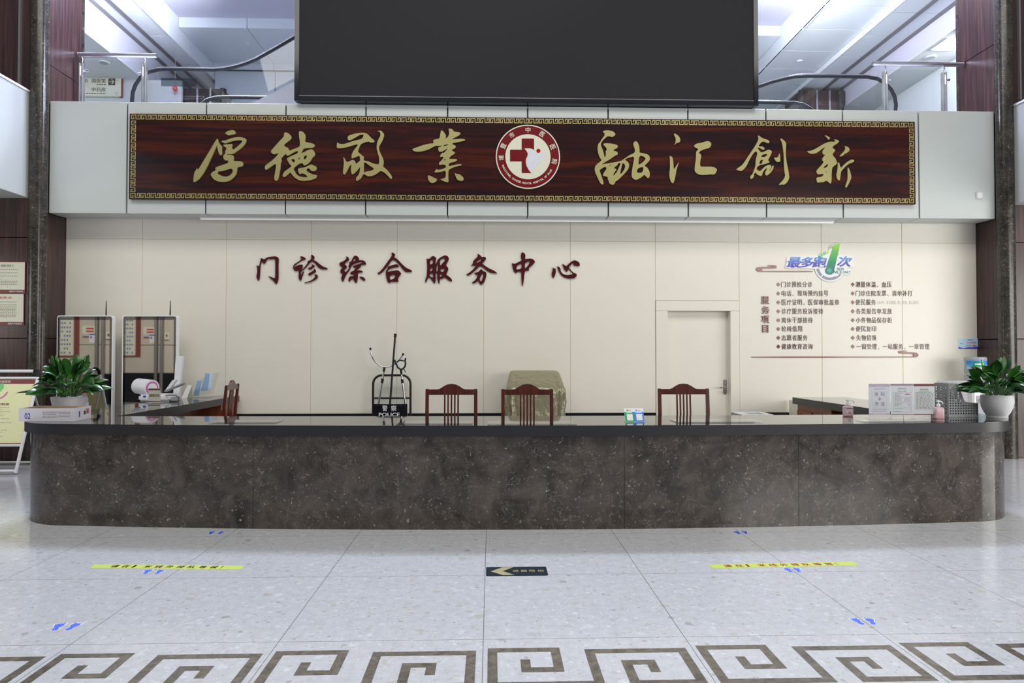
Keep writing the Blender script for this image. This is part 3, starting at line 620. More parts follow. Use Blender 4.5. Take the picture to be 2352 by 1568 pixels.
# ================================================================ calligraphy, as outlines on the boards
def P(s):
    return [[tuple(float(v) for v in p.split(',')) for p in c.split()] for c in s.strip().split('|')]
GOLD = [  # crop origin x, y, scale, contours
 ('厚', 440,270,6.918, '''535,258 580,222 640,207 690,210 708,240 705,268 650,280 592,292 570,275|
412,345 428,345 432,380 460,430 500,470 490,500 497,575 490,600 460,605 440,560 418,490 425,440 395,490 340,610 260,780 200,890 130,985 80,1020 45,1037 38,1000 48,920 62,860 88,832 93,800 102,830 118,830 150,780 220,660 300,530 370,410|
485,390 500,372 550,372 620,340 700,322 770,316 830,325 878,347 875,390 845,445 790,500 720,550 680,580 640,590 570,588 575,598 640,600 672,608 682,650 672,685 690,698 760,697 810,705 830,730 828,765 800,787 735,797 728,860 715,910 680,955 625,1005 560,1025 480,1030 410,1015 360,985 320,930 313,905 340,870 395,845 385,800 450,775 540,745 590,730 588,710 595,685 545,690 515,655 512,605 545,585 545,540 570,488 530,470 510,445 540,432 600,430 655,425 658,450 645,485 672,515 700,500 780,430 815,390 810,370 760,366 680,375 600,400 560,415 520,413|
440,860 510,855 580,830 640,815 665,835 660,880 620,925 555,947 490,932 435,905 420,885'''),
 ('德', 440,270,6.918, '''1475,290 1480,250 1505,240 1550,258 1590,300 1595,335 1560,375 1480,430 1475,455 1500,470 1545,490 1560,535 1620,510 1690,485 1728,465 1730,400 1715,310 1710,235 1735,220 1780,235 1815,280 1815,330 1805,390 1850,402 1930,418 1965,440 1965,460 1930,488 1850,490 1785,500 1770,530 1750,570 1790,560 1850,525 1905,508 1945,525 1970,580 1960,615 1925,645 1895,700 1850,745 1795,772 1775,735 1740,730 1690,755 1622,820 1650,860 1670,905 1720,940 1780,952 1835,955 1850,940 1800,900 1760,893 1720,905 1697,850 1700,815 1740,805 1800,800 1870,765 1915,748 1960,775 1990,785 1995,830 1960,858 1910,855 1870,808 1830,825 1840,860 1900,895 1945,913 1990,915 2000,940 1980,970 1900,1000 1800,1012 1720,1005 1650,965 1610,920 1575,875 1540,910 1490,948 1465,950 1453,925 1475,870 1530,830 1600,780 1560,740 1530,680 1520,660 1560,630 1620,605 1690,575 1700,545 1680,537 1640,555 1580,590 1530,617 1515,600 1505,580 1460,620 1430,660 1440,690 1420,735 1425,770 1405,880 1385,990 1350,1015 1322,990 1325,930 1345,820 1350,760 1335,740 1280,780 1200,835 1180,835 1170,795 1185,760 1260,710 1340,640 1395,570 1370,575 1320,592 1275,570 1270,530 1300,500 1370,420 1430,355 1465,320|
1590,672 1625,658 1655,695 1635,725 1605,700|1700,665 1725,635 1730,655 1712,672|1785,660 1795,615 1843,603 1830,650 1805,675'''),
 ('敬', 760,270,6.918, '''270,320 290,290 380,265 470,248 540,250 590,270 640,325 695,370 697,395 670,402 625,405 615,388 560,395 510,415 480,430 455,480 430,550 470,580 515,620 535,632 525,650 525,680 545,692 600,700 670,735 760,752 772,720 770,640 745,560 730,490 735,420 760,350 790,300 790,255 770,230 735,225 770,212 810,220 850,270 845,310 820,380 768,465 770,520 800,590 835,660 845,720 830,785 880,820 940,890 975,940 970,980 950,980 900,920 850,875 790,850 730,900 660,935 590,940 550,915 522,900 480,975 440,1000 425,1015 402,1000 410,950 445,920 465,860 470,785 440,830 390,880 350,912 330,890 322,830 330,745 300,780 260,860 220,918 198,895 200,830 210,760 212,690 200,622 225,660 255,715 300,700 350,675 390,695 402,745 440,715 468,690 468,650 455,610 400,635 330,660 335,600 355,545 400,490 440,430 380,440 290,470 180,493 105,493 97,470 103,405 115,405 130,420 200,430 270,410 370,375 480,352 510,330 525,285 510,275 460,283 420,310 350,350 300,372 275,360|
540,712 620,770 700,822 640,853 555,865 530,888 528,800 530,730'''),
 ('業', 760,270,6.918, '''1622,365 1680,348 1728,340 1745,240 1758,200 1800,240 1835,295 1820,330 1840,335 1870,300 1882,250 1870,180 1910,185 1945,200 1945,228 2000,235 2055,245 2062,268 2030,295 1960,330 1915,355 1990,350 2090,342 2145,360 2100,380 2000,400 1925,415 1940,435 1990,455 1980,490 1910,525 1975,558 1970,580 1900,620 1875,660 1940,665 1995,662 2010,685 1960,712 1880,728 1870,780 1940,765 2020,745 2078,748 2080,765 2020,775 1940,800 1868,838 1868,950 1872,1040 1800,1020 1735,985 1790,975 1825,955 1828,880 1820,850 1740,870 1650,880 1655,850 1690,818 1695,840 1770,825 1830,800 1830,775 1800,748 1715,760 1725,715 1760,690 1800,630 1730,630 1750,590 1775,562 1790,575 1870,490 1800,530 1760,550 1712,545 1705,480 1750,470 1770,455 1700,458 1660,455 1560,510 1470,540 1370,552 1310,535 1295,505 1340,490 1460,445 1560,422 1640,415|
1775,463 1810,437 1878,431 1850,448|1790,690 1822,655 1828,680|
1540,922 1580,930 1640,960 1693,985 1680,1015 1620,1050 1570,1030 1545,980|1970,880 1990,900 2050,905 2115,965 2100,1010 2050,1012 2005,990 1980,930'''),
 ('融', 1350,270,7.35, '''245,245 280,225 340,222 410,235 450,262 465,290 450,310 410,338 370,325 330,320 270,370 225,430 215,465 240,530 265,600 280,685 298,650 302,600 295,575 320,550 310,520 280,490 250,445 330,440 420,450 490,470 508,495 490,520 440,545 425,570 480,575 505,605 500,630 440,660 380,705 300,750 225,800 300,785 450,762 560,738 600,710 700,640 790,598 790,540 760,455 775,420 800,405 835,420 860,480 870,560 868,600 940,610 1010,630 1040,665 1043,725 1000,770 950,820 1000,850 1035,910 1043,960 1035,1015 1010,1028 985,1010 950,968 900,1015 810,1062 765,1040 740,1010 735,950 750,850 785,660 700,680 640,700 622,722 660,745 690,780 695,830 670,890 600,970 500,1065 465,1080 440,1138 390,1138 355,1110 345,1060 330,1050 340,1020 300,995 250,990 260,950 320,860 285,835 190,890 220,970 260,1090 262,1120 250,1138 215,1125 170,1040 115,915 115,840 150,790 190,765 232,722 205,695 175,620 160,540 170,450 200,428 240,360 280,310 280,275|
345,825 390,795 380,818|430,860 500,805 510,775 552,772 530,830 490,920 425,995 435,945 485,885 465,868|580,780 600,775 628,815 620,870 580,930 540,968 555,880|865,650 920,655 970,690 965,720 920,765 845,812|835,865 930,835 930,900 905,938 820,937'''),
 ('汇', 1350,270,7.35, '''1440,278 1480,283 1530,320 1557,370 1550,415 1530,430 1490,435 1460,468 1455,465 1478,420 1478,350|
1375,648 1425,675 1440,770 1443,890 1500,800 1537,750 1515,810 1490,890 1470,1010 1450,1090 1428,1120 1395,1085 1375,1020 1370,950 1382,850 1380,720|
1783,480 1820,448 1920,430 2000,405 2040,408 2080,440 2070,490 2045,520 1980,535 1910,560 1862,600 1900,625 1910,660 1890,740 1888,832 1960,835 2080,833 2140,850 2175,880 2165,920 2130,968 2080,963 1990,972 1900,975 1830,950 1795,905 1800,820 1820,700 1820,580 1865,540 1800,510'''),
 ('創', 1670,270,7.587, '''525,318 545,322 600,365 710,400 730,432 715,455 680,448 605,415 535,500 560,512 610,510 648,545 630,570 590,560 550,530 515,535 545,570 580,615 640,600 710,562 765,585 770,610 740,680 700,750 735,780 700,800 630,820 570,830 520,860 500,905 540,935 570,940 600,905 660,850 720,825 758,840 762,870 740,910 722,935 740,930 790,830 803,860 790,910 740,975 680,1022 655,995 650,970 685,900 680,885 640,920 610,960 600,1010 580,1025 530,1010 500,985 490,960 455,990 462,1020 440,1060 410,1078 395,1065 395,1020 430,1000 460,920 485,850 490,740 515,650 515,620 490,590 440,640 380,740 340,830 300,890 240,942 145,915 170,890 260,830 340,710 420,590 500,470 540,385|
578,690 610,650 690,640 680,670 630,698|545,822 570,748 625,742 600,770 605,800|
805,700 840,708 880,690 890,660 898,625 912,670 918,765 890,783 850,775 825,745|
910,372 935,372 985,410 1020,455 1015,540 1010,640 1025,780 1050,900 1072,1030 1065,1080 1030,1140 980,1178 940,1170 905,1182 890,1168 950,1115 1005,1030 985,930 980,800 975,640 960,520 945,440'''),
 ('新', 1670,270,7.587, '''1685,318 1720,320 1775,355 1780,375 1765,390 1745,385 1720,350|
1375,588 1410,592 1480,575 1580,520 1680,460 1760,430 1800,425 1850,430 1880,420 1865,405 1845,395 1870,387 1920,400 1942,425 1900,465 1840,500 1820,535 1850,550 1875,580 1850,610 1820,650 1850,690 1885,735 1905,800 1880,830 1830,865 1815,900 1808,1010 1808,1120 1788,1160 1760,1135 1715,1100 1670,1132 1610,1132 1565,1142 1545,1100 1545,1048 1640,1040 1680,985 1570,998 1540,950 1560,910 1620,850 1675,780 1645,755 1650,710 1700,655 1665,655 1645,610 1660,570 1700,522 1660,540 1600,590 1540,628 1470,640 1410,625|
1650,890 1745,805 1740,850 1720,875|1690,970 1730,938 1725,955|
2030,505 2060,508 2100,525 2122,555 2115,590 2080,620 2035,642 2000,677 1950,685 1960,660 2020,600 2045,560 2045,525|
1910,790 1930,788 1945,810 1965,890 2020,830 2090,770 2150,738 2195,742 2203,770 2170,792 2100,815 2010,900 1975,945 1965,1000 1955,1080 1945,1105 1910,1085 1890,1010 1905,940 1918,850|
2085,875 2105,882 2130,940 2155,1045 2130,1110 2085,1200 2060,1228 2045,1215 2055,1180 2080,1110 2090,1020'''),
]
RED = [
 ('门', 580,560,6.189, '''62,300 80,315 100,320 112,270 128,198 150,215 180,220 220,190 300,180 335,178 372,195 378,225 372,300 375,460 370,520 345,575 330,565 310,530 260,490 228,452 260,468 300,485 328,490 330,400 330,280 325,220 312,210 265,222 225,205 190,265 175,285 158,280 140,225 118,310 112,400 108,480 90,528 75,505 60,465 75,410 75,350'''),
 ('诊', 580,560,6.189, '''680,178 720,180 755,200 762,222 700,238 640,280 598,315 590,340 640,310 700,292 718,300 715,335 695,385 730,350 790,275 785,245 825,235 845,195 837,153 865,162 888,190 880,210 865,228 915,250 960,290 1010,325 1068,345 1070,360 1050,365 985,362 940,335 890,270 850,245 820,270 760,340 700,392 690,400 692,450 720,400 738,388 725,430 700,500 690,530 670,510 658,470 665,400 660,370 625,390 600,380 580,345 585,315 600,290 640,265 690,230 700,212|
845,288 875,300 892,320 860,345 815,370 800,365 795,345 830,330 852,318|880,352 905,370 905,400 860,425 820,450 800,452 800,420 850,395 882,370|885,428 925,440 935,470 915,500 860,530 800,550 745,555 740,548 790,540 850,515 892,475 895,450'''),
 ('综', 580,560,6.189, '''1330,178 1360,185 1378,215 1370,235 1320,275 1310,290 1345,315 1340,345 1300,375 1320,395 1330,405 1385,340 1365,330 1380,290 1382,255 1405,255 1430,200 1450,172 1475,168 1505,185 1518,215 1515,235 1560,232 1600,245 1618,285 1605,300 1570,297 1545,300 1540,330 1500,365 1480,380 1540,375 1568,390 1568,405 1510,410 1500,420 1500,480 1490,540 1475,560 1450,530 1435,500 1430,485 1400,510 1390,535 1370,530 1367,500 1385,460 1420,465 1450,445 1450,430 1400,440 1395,420 1400,400 1440,385 1480,340 1430,330 1430,320 1490,295 1530,285 1570,270 1560,255 1510,265 1440,290 1415,305 1385,370 1340,430 1310,490 1295,535 1280,535 1263,495 1275,450 1290,415 1260,420 1250,400 1260,360 1290,340 1260,320 1240,300 1240,270 1270,260 1310,240 1345,205|
1450,197 1478,232 1428,258|1525,465 1570,468 1600,490 1608,520 1590,525 1555,505 1530,480'''),
 ('合', 580,560,6.189, '''1975,125 2010,130 2035,155 2010,190 2060,215 2120,280 2190,345 2265,375 2270,400 2185,402 2150,375 2080,285 2030,232 1985,228 1930,310 1870,380 1830,420 1785,435 1785,408 1810,400 1860,345 1920,260 1965,200 1985,165|
1920,325 1990,305 2040,288 2075,300 2083,325 2040,335 1985,345 1940,362 1925,385 1920,400 1990,385 2050,375 2085,382 2115,415 2110,435 2075,480 2070,510 2080,535 2060,540 1965,540 1950,560 1925,545 1905,480 1895,410 1905,375 1930,352|1950,455 2035,435 2030,465 2015,495 1960,515'''),
 ('服', 960,560,6.031, '''122,205 140,210 170,205 185,180 212,168 245,185 255,205 245,240 245,290 265,250 280,215 320,185 370,160 405,165 430,195 425,230 385,295 410,320 425,345 405,400 390,425 435,455 470,490 475,520 440,515 405,490 375,460 330,488 302,490 302,530 298,558 280,530 272,490 262,465 275,420 250,395 245,420 248,500 240,540 232,550 205,520 180,480 150,455 130,500 110,542 103,520 105,490 120,460 128,400 130,300 125,240|
168,235 205,213 212,240 205,275 168,292|172,345 206,322 206,360 172,388|160,428 205,402 213,440 207,474 160,440|305,225 360,195 380,210 370,240 340,270 308,312|318,350 365,345 375,360 350,390 312,382|305,422 345,425 335,450 303,460|262,305 278,258 278,378 254,385'''),
 ('务', 960,560,6.031, '''822,135 860,155 882,185 915,178 945,195 940,220 905,255 890,275 930,305 985,340 1060,375 1100,405 1085,410 1015,405 950,365 900,320 860,305 800,365 740,415 705,440 675,435 672,420 700,410 760,360 810,300 770,300 730,310 760,280 765,240 800,205 835,170|
895,200 860,250 800,268 830,235|870,350 895,360 900,380 935,385 952,415 940,470 920,530 890,560 870,568 850,545 838,505 800,540 765,550 750,542 755,530 800,500 835,430 810,430 780,405 820,395 850,380|895,405 908,420 900,470 880,520 860,515 855,480 875,440'''),
 ('中', 960,560,6.031, '''1430,130 1445,118 1475,130 1490,160 1480,215 1530,205 1580,205 1620,240 1620,255 1580,300 1530,340 1542,370 1480,375 1470,450 1462,530 1448,592 1440,560 1432,480 1432,380 1370,390 1362,410 1330,385 1312,330 1300,262 1330,280 1360,270 1440,230 1440,205 1425,205|
1365,310 1438,265 1435,345 1362,360|1480,265 1555,235 1540,280 1500,330 1480,345'''),
 ('心', 960,560,6.031, '''1870,320 1880,345 1900,335 1910,375 1905,420 1875,478 1860,460 1850,410 1865,370|
1925,310 1950,315 1975,345 1975,375 2000,415 2060,435 2130,425 2150,410 2110,370 2090,345 2075,365 2062,392 2045,375 2020,345 2010,305 1995,280 2020,285 2050,315 2100,265 2150,230 2185,230 2230,255 2242,290 2230,312 2190,305 2145,300 2170,285 2160,270 2130,275 2085,325 2120,370 2160,405 2195,415 2200,440 2170,475 2110,483 2040,472 1980,430 1945,370'''),
]
def glyph(entry, Y, thick):
    ch, ox, oy, sc, s = entry; cs = []
    for c in P(s):
        q = []
        for x, y in c:
            p = onY(ox + x/sc, oy + y/sc, Y); q.append((p.x, p.z))
        cs.append(q)
    return MB().flat(shape(cs, thick/2, 1), (0, Y, 0), UX, UZ, thick/2)

# ---------------------------------------------------------------- the long board on the gallery front
BY = YF - 0.065
p0 = onY(295.5, 457, BY); p1 = onY(2104, 469, BY); p2 = onY(298, 262, BY); p3 = onY(2101, 278, BY)
bx0, bx1 = (p0.x+p2.x)/2, (p1.x+p3.x)/2; bz0, bz1 = (p0.z+p1.z)/2, (p2.z+p3.z)/2
sb = thing('sign_board', 'long dark rosewood board with gold calligraphy and fret border on the gallery front', 'sign', ((bx0+bx1)/2, YF, bz0))
MB().box(bx0, bx1, BY, YF-.001, bz0, bz1).build('board', M['board_wood'], sb, bev=0.004)
mb = MB(); uw = .1315; hh = .066
F = [(.55,.5),(.55,.12),(.1,.12),(.1,.9),(1.0,.9),(1.0,.12),(1.9,.12),(1.9,.9),(1.45,.9),(1.45,.5)]
def fret(mb, ox, oz, n, along, length):
    u = length/n; o1 = outline(F, .088); cs = []
    for k in range(n):
        if along == 'x': cs.append([(ox+k*u+a*u/2.08, oz+c*hh) for a, c in o1])
        else: cs.append([(ox+c*hh, oz+k*u+a*u/2.08) for a, c in o1])
    mb.flat(shape(cs, .002), (0, BY, 0), UX, UZ, .0015)
nx = 80
fret(mb, bx0+.02, bz1-hh-.014, nx, 'x', bx1-bx0-.04); fret(mb, bx0+.02, bz0+.014, nx, 'x', bx1-bx0-.04)
fret(mb, bx0+.02, bz0+hh+.025, 8, 'z', bz1-bz0-2*hh-.05); fret(mb, bx1-hh-.02, bz0+hh+.025, 8, 'z', bz1-bz0-2*hh-.05)
mb.build('fret_border', M['gold'], sb)
for e in GOLD:
    o = glyph(e, BY, 0.022); o.build('character', M['gold'], sb)
# round emblem
ec = onY(1212.5, 361, BY); R = onY(1286, 361, BY).x - ec.x
em = MB().flat(shape([circle(ec.x, ec.z, R, 96)], .012), (0, BY, 0), UX, UZ, .012).build('emblem', M['emblem_cream'], sb)
MB().flat(shape([circle(ec.x, ec.z, R*.965, 96), circle(ec.x, ec.z, R*.705, 96)], .001), (0, BY, 0), UX, UZ, .025).build('emblem_ring', M['emblem_red'], em)
def es(pts):   # points read on the enlarged emblem
    return [(lambda q: (q.x, q.z))(onY(1120 + x/8.71, 270 + y/8.71, BY)) for x, y in pts]
cross = es([(695,430),(910,430),(927,447),(927,655),(880,632),(820,622),(730,626),(760,660),(790,700),(800,740),(790,790),(765,840),(760,900),(775,975),(820,1060),(872,1120),(695,1120),(680,1105),(680,887),(447,887),(447,665),(460,652),(680,652),(680,445)])
MB().flat(shape([cross], .001), (0, BY, 0), UX, UZ, .025).build('emblem_cross', M['emblem_red'], em)
dove = [es([(795,648),(840,652),(890,672),(930,712),(985,735),(1040,728),(1095,700),(1130,660),(1140,690),(1110,740),(1050,790),(970,840),(915,900),(890,960),(885,1030),(895,1100),(850,1065),(805,990),(785,920),(785,860),(805,800),(822,740),(815,690)]),
        es([(1172,712),(1160,770),(1120,830),(1060,890),(990,950),(950,1010),(932,1100),(915,1050),(905,980),(920,920),(960,870),(1040,820),(1110,770)])]
MB().flat(shape(dove, .001, 1), (0, BY, 0), UX, UZ, .025).build('emblem_dove', M['emblem_white'], em)
dc = es([(1013,676)])[0]
MB().flat(shape([circle(dc[0], dc[1], R*.063, 32)], .001), (0, BY, 0), UX, UZ, .025).build('emblem_dot', M['emblem_dot'], em)
for ch, a in zip('诸暨市中医医院', (183, 157, 127, 90, 58, 22, -10)):
    a = math.radians(a); r = R*.835; up = Vector((math.cos(a), 0, math.sin(a))); u = Vector((math.sin(a), 0, -math.cos(a)))
    s = R*.15; d = fit(text(ch, bold=.02, extrude=.01), -s*.52, -s*.55, s*.52, s*.55)
    MB().flat(d, Vector((ec.x, BY, ec.z)) + up*r, u, up, .027).build('emblem_character', M['emblem_cream'], em)
mb = MB()
eng = 'TRADITIONAL CHINESE MEDICAL HOSPITAL OF ZHUJI'
for i, ch in enumerate(eng):
    if ch == ' ': continue
    a = math.radians(199 + (331-199)*i/(len(eng)-1)); r = R*.83
    dn = Vector((math.cos(a), 0, math.sin(a))); u = Vector((-math.sin(a), 0, math.cos(a)))
    h = R*.062; d = fit(text(ch, bold=.025, extrude=.01), (-h*.40 if ch != 'I' else -h*.1), -h*.5, (h*.40 if ch != 'I' else h*.1), h*.5)
    mb.flat(d, Vector((ec.x, BY, ec.z)) + dn*r, u, -dn, .027)
mb.build('emblem_lettering', M['emblem_cream'], em)

# ---------------------------------------------------------------- eight red characters on the wall
wd = ['leftmost, shaped like an open gate', 'second from left', 'third from left', 'fourth from left, with a roof-like top', 'fifth from left', 'sixth from left', 'seventh from left, with a long pin-like stroke', 'rightmost, made of a dash and a hook']
for e, w in zip(RED, wd):
    mb = glyph(e, YW - .003, 0.02); c = sum(mb.v, Vector())/len(mb.v)
    o = mb.build('wall_character', M['dark_red'], loc=(c.x, YW, c.z), bev=0)
    tag(o, 'glossy dark red character %s on the cream wall, %s' % (e[0], w), 'letter', 'red characters on the back wall')
# ================================================================ on the back wall and gallery front
G3 = lambda pts: [(lambda q: (q.x, q.z))(onY(1720 + x/5.345, 550 + y/5.345, YW)) for x, y in pts]
G4 = lambda pts: [(lambda q: (q.x, q.z))(onY(1700 + x/3.267, 540 + y/3.267, YW)) for x, y in pts]
def onwall(mb, contours, t, d=0.0, smooth=0): return mb.flat(shape(contours, t/2, smooth), (0, YW, 0), UX, UZ, d + t/2)
c = G3([(228,315),(310,315),(332,320),(341,335),(332,350),(310,354),(190,354),(165,358),(155,370),(160,382),(180,386),(780,386),(780,396),(130,396),(100,388),(83,366),(95,345),(125,336),(295,334),(298,327),(228,325)])
tag(onwall(MB(), [c], .012, 0, 1).build('cloud_line', M['list_red'], loc=(c[0][0], YW, c[0][1])), 'maroon cloud scroll line left of the blue and green logo', 'wall ornament')
c = G4([(82,910),(1270,910),(1295,908),(1300,895),(1290,889),(1205,888),(1188,882),(1185,872),(1200,866),(1250,866),(1250,871),(1210,872),(1212,878),(1300,878),(1325,882),(1337,896),(1330,910),(1310,916),(82,917)])
tag(onwall(MB(), [c], .012, 0, 1).build('cloud_line', M['list_red'], loc=(c[0][0], YW, c[0][1])), 'long maroon cloud scroll line under the service list', 'wall ornament')
LEFT = [('门诊预检分诊',1794,1867),('电话、现场预约挂号',1795,1904),('医疗证明，医保审批盖章',1795,1929),('诊疗服务投诉接待',1795,1892),('离休干部接待',1795,1868),('轮椅借用',1795,1844),('志愿者服务',1795,1856),('健康教育咨询',1795,1868)]
RIGHT = [('测量体温、血压',1965,2049),('门诊住院发票、清单补打',1965,2097),('便民服务',1965,2013),('各类报告单发放',1966,2050),('小件物品保存柜',1966,2050),('便民复印',1966,2014),('失物招领',1967,2014),('一窗受理、一站服务、一章管理',1967,2136)]
YR = [653,673.5,694,714.5,735,755,775.5,795.5]
for ci, (colm, dxp) in enumerate(((LEFT, 1787.5), (RIGHT, 1958.5))):
    for i, (s, a, b) in enumerate(colm):
        y = YR[i]
        q = onY(dxp, y, YW)
        t = thing('service_list_line', 'list line reading %s with a diamond bullet, %s column' % (s, 'left' if ci == 0 else 'right'), 'wall lettering', (q.x, YW, q.z), 0, 'lines of the service list on the wall')
        r = .027
        onwall(MB(), [[(q.x-r, q.z),(q.x, q.z-r*1.05),(q.x+r, q.z),(q.x, q.z+r*1.05)]], .008).build('diamond', M['list_red'], t)
        n = len(s); w = (b-a)/n; mb = MB()
        for k, ch in enumerate(s):       # characters keep their own cell
            x0 = a + k*w; cw = min(w*.86, 12.6)
            if ch in '、，':
                ptxt(mb, ch, x0+1, y+3, x0+4, y+6.5, YW, .002, extrude=.02); mb.build('lettering', M['list_brown'], t); mb = MB()
            elif ch == '一': ptxt(mb, ch, x0, y-.8, x0+cw, y+.8, YW, .002, extrude=.02)
            else: ptxt(mb, ch, x0, y-6.3, x0+cw, y+6.3, YW, .002, bold=.010, extrude=.02)
        mb.build('lettering', M['list_brown'], t)
        if s == '便民服务':
            k0 = 0; note = '（水杯、老花眼镜、笔、针线、爱心雨伞）'; wn_ = 98/len(note)
            for seg in ('（水杯、', '老花眼镜、', '笔、', '针线、', '爱心雨伞）'):
                mb = MB(); ptxt(mb, seg, 2015+wn_*k0, y-3.5, 2015+wn_*(k0+len(seg)-.5), y+4.5, YW, .001); k0 += len(seg)
                mb.build('small_note', M['faint_red'], t, label='faint pink bracketed note')
for ch, x, y, w in (('服',1757,689,'topmost'),('务',1758,711.5,'second from the top'),('项',1757,733,'third from the top'),('目',1757.5,754.5,'lowest')):
    q = onY(x, y, YW); mb = MB(); hw = 8.8 if ch != '目' else 6.8
    ptxt(mb, ch, x-hw, y-8.6, x+hw, y+8.6, YW, .008, bold=.028, extrude=.05)
    tag(mb.build('list_title_character', M['list_red'], loc=(q.x, YW, q.z)), 'maroon character %s left of the service list, %s of four' % (ch, w), 'letter', 'upright title beside the service list')

# logo with the green figure one
q = onY(1905, 605, YW)
lg = thing('logo_sign', 'white cut-out logo sign with large green numeral and blue lettering above the list', 'sign', (q.x, YW, q.z))
cx, cz = G3([(990, 325)])[0]; s = G3([(991, 325)])[0][0] - cx
mb = MB(); th_ = .0138
for cc, sm in (([circle(cx, cz, 190*s, 64)], 0), ([G3([(470,205),(830,195),(950,210),(1060,200),(1260,195),(1272,215),(1270,300),(1292,318),(1275,340),(1180,345),(1258,375),(1240,428),(1150,432),(830,355),(445,355),(440,330),(462,280),(455,258)])], 1), ([G3([(978,112),(995,75),(1105,34),(1122,50),(1050,350),(990,440),(935,335)])], 1)):
    onwall(mb, cc, th_, 0, sm); th_ += .0006
mb.build('sign_board', M['logo_white'], lg)
D = .0155
mb = MB()
for a0, a1 in ((193, 228), (233, 300), (300, 322)):
    onwall(MB(), [ring_sector(cx, cz, (140 if a1 < 310 else 152)*s, 172*s, math.radians(a0), math.radians(a1))], .001, D).build('dial_ring', M['dial_grey'], lg)
for a0, a1, m in ((136, 146, 'green'), (122, 134, 'light_green'), (107, 119, 'light_green'), (94, 104, 'lime'), (52, 64, 'orange')):
    onwall(MB(), [ring_sector(cx, cz, 148*s, 182*s, math.radians(a0), math.radians(a1))], .001, D).build('dial_segment', M[m], lg)
zl, zh = G3([(0, 345)])[0][1], G3([(0, 205)])[0][1]
M['logo_blue'] = grad('blue_to_violet_print', zl, zh, [(0.0, (0.06, 0.03, 0.42)), (0.5, (0.09, 0.14, 0.60)), (1.0, (0.16, 0.42, 0.85))])
M['logo_green'] = grad('green_to_lime_print', G3([(0, 430)])[0][1], G3([(0, 45)])[0][1], [(0.0, (0.0, 0.12, 0.10)), (0.4, (0.01, 0.28, 0.12)), (0.75, (0.12, 0.50, 0.10)), (1.0, (0.45, 0.75, 0.08))])
def slant(data, k):
    ys = [p[1] for p in data[0]]; m = min(ys)
    return ([(p[0] + (p[1]-m)*k, p[1], p[2]) for p in data[0]], data[1])
def logotext(mb, body, x0, y0, x1, y1, k=.22, **kw):
    (ax, az), (bx, bz) = G3([(x0, y1), (x1, y0)])
    return mb.flat(fit(slant(text(body, extrude=.01, **kw), k), ax, az, bx, bz), (0, YW, 0), UX, UZ, D+.001)
for ch, a, b, y0_, y1_ in (('最', 455, 635, 215, 346), ('多', 610, 795, 215, 346), ('跑', 770, 952, 215, 346), ('次', 1075, 1260, 206, 334)):
    mb = MB(); logotext(mb, ch, a, y0_, b, y1_, bold=.03); mb.build('blue_character', M['logo_blue'], lg)
mb = MB(); onwall(mb, [G3([(990,112),(1003,86),(1060,62),(1110,45),(1113,60),(1035,395),(1010,428),(985,432),(945,335),(1022,112),(1010,104)])], .004, D+.001)
mb.build('numeral', M['logo_green'], lg)
c0 = G3([(978, 382)])[0]
d1 = onwall(MB(), [circle(*c0, 47*s, 40)], .002, D+.005).build('button', M['teal'], lg)
onwall(MB(), [circle(*c0, 26*s, 32)], .001, D+.0072).build('button_face', M['teal_light'], d1)
mb = MB(); logotext(mb, 'RUN', 1075, 348, 1160, 375, bold=.01); logotext(mb, 'NCE', 1030, 380, 1142, 418, bold=.015); logotext(mb, 'ONLY', 1148, 387, 1246, 416, bold=.008)
mb.build('english_lettering', M['teal'], lg)

# small blue notice by the water cooler
x0, z0, x1, z1 = wallbox(2201, 777, 2245, 800.5, YW)
nt_ = thing('wall_notice', 'small pale blue notice with red lettering above the water cooler', 'notice', ((x0+x1)/2, YW, z0))
MB().box(x0, x1, YW-.006, YW, z0, z1).build('plate', M['pale_blue'], nt_)
w = x1-x0; h = z1-z0
wave = [(x0, z0), (x1, z0), (x1, z0+h*.20), (x0+w*.75, z0+h*.13), (x0+w*.5, z0+h*.14), (x0+w*.25, z0+h*.06), (x0, z0+h*.18)]
onwall(MB(), [wave], .001, .0065).build('wave', M['deep_blue'], nt_)
mb = MB(); mb.flat(fit(text('小心烫伤!', bold=.03), x0+w*.42, z0+h*.50, x0+w*.92, z0+h*.68), (0, YW, 0), UX, UZ, .0075)
mb.flat(fit(text('1滴', bold=.03), x0+w*.66, z0+h*.19, x0+w*.88, z0+h*.38), (0, YW, 0), UX, UZ, .008)
mb.build('red_lettering', M['pink'], nt_)
for s_, a_, b_, c_, d_ in (('温馨提示', .47, .76, .79, .91), ('节约每', .38, .63, .24, .36), ('水', .90, .97, .24, .36)):
    MB().flat(fit(text(s_), x0+w*a_, z0+h*c_, x0+w*b_, z0+h*d_), (0, YW, 0), UX, UZ, .0078).build('blue_lettering', M['deep_blue'], nt_)
onwall(MB(), [[(x0+w*.05, z0+h*.42),(x0+w*.12, z0+h*.60),(x0+w*.20, z0+h*.52),(x0+w*.30, z0+h*.46),(x0+w*.20, z0+h*.44),(x0+w*.12, z0+h*.46)]], .001, .0065).build('leaf_mark', M['light_green'], nt_)

# junction box on the gallery front
q = onY(2248, 449, YF)
jb = thing('junction_box', 'small white square box on the right end of the pale gallery front', 'switch box', (q.x, YF, q.z-.045))
b_ = MB().box(q.x-.043, q.x+.043, YF-.02, YF, q.z-.045, q.z+.045).build('box_body', M['white_plastic'], jb, bev=.004)
MB().box(q.x-.036, q.x+.036, YF-.023, YF-.0195, q.z-.038, q.z+.038).build('cover_plate', M['white_plastic'], jb, bev=.002)

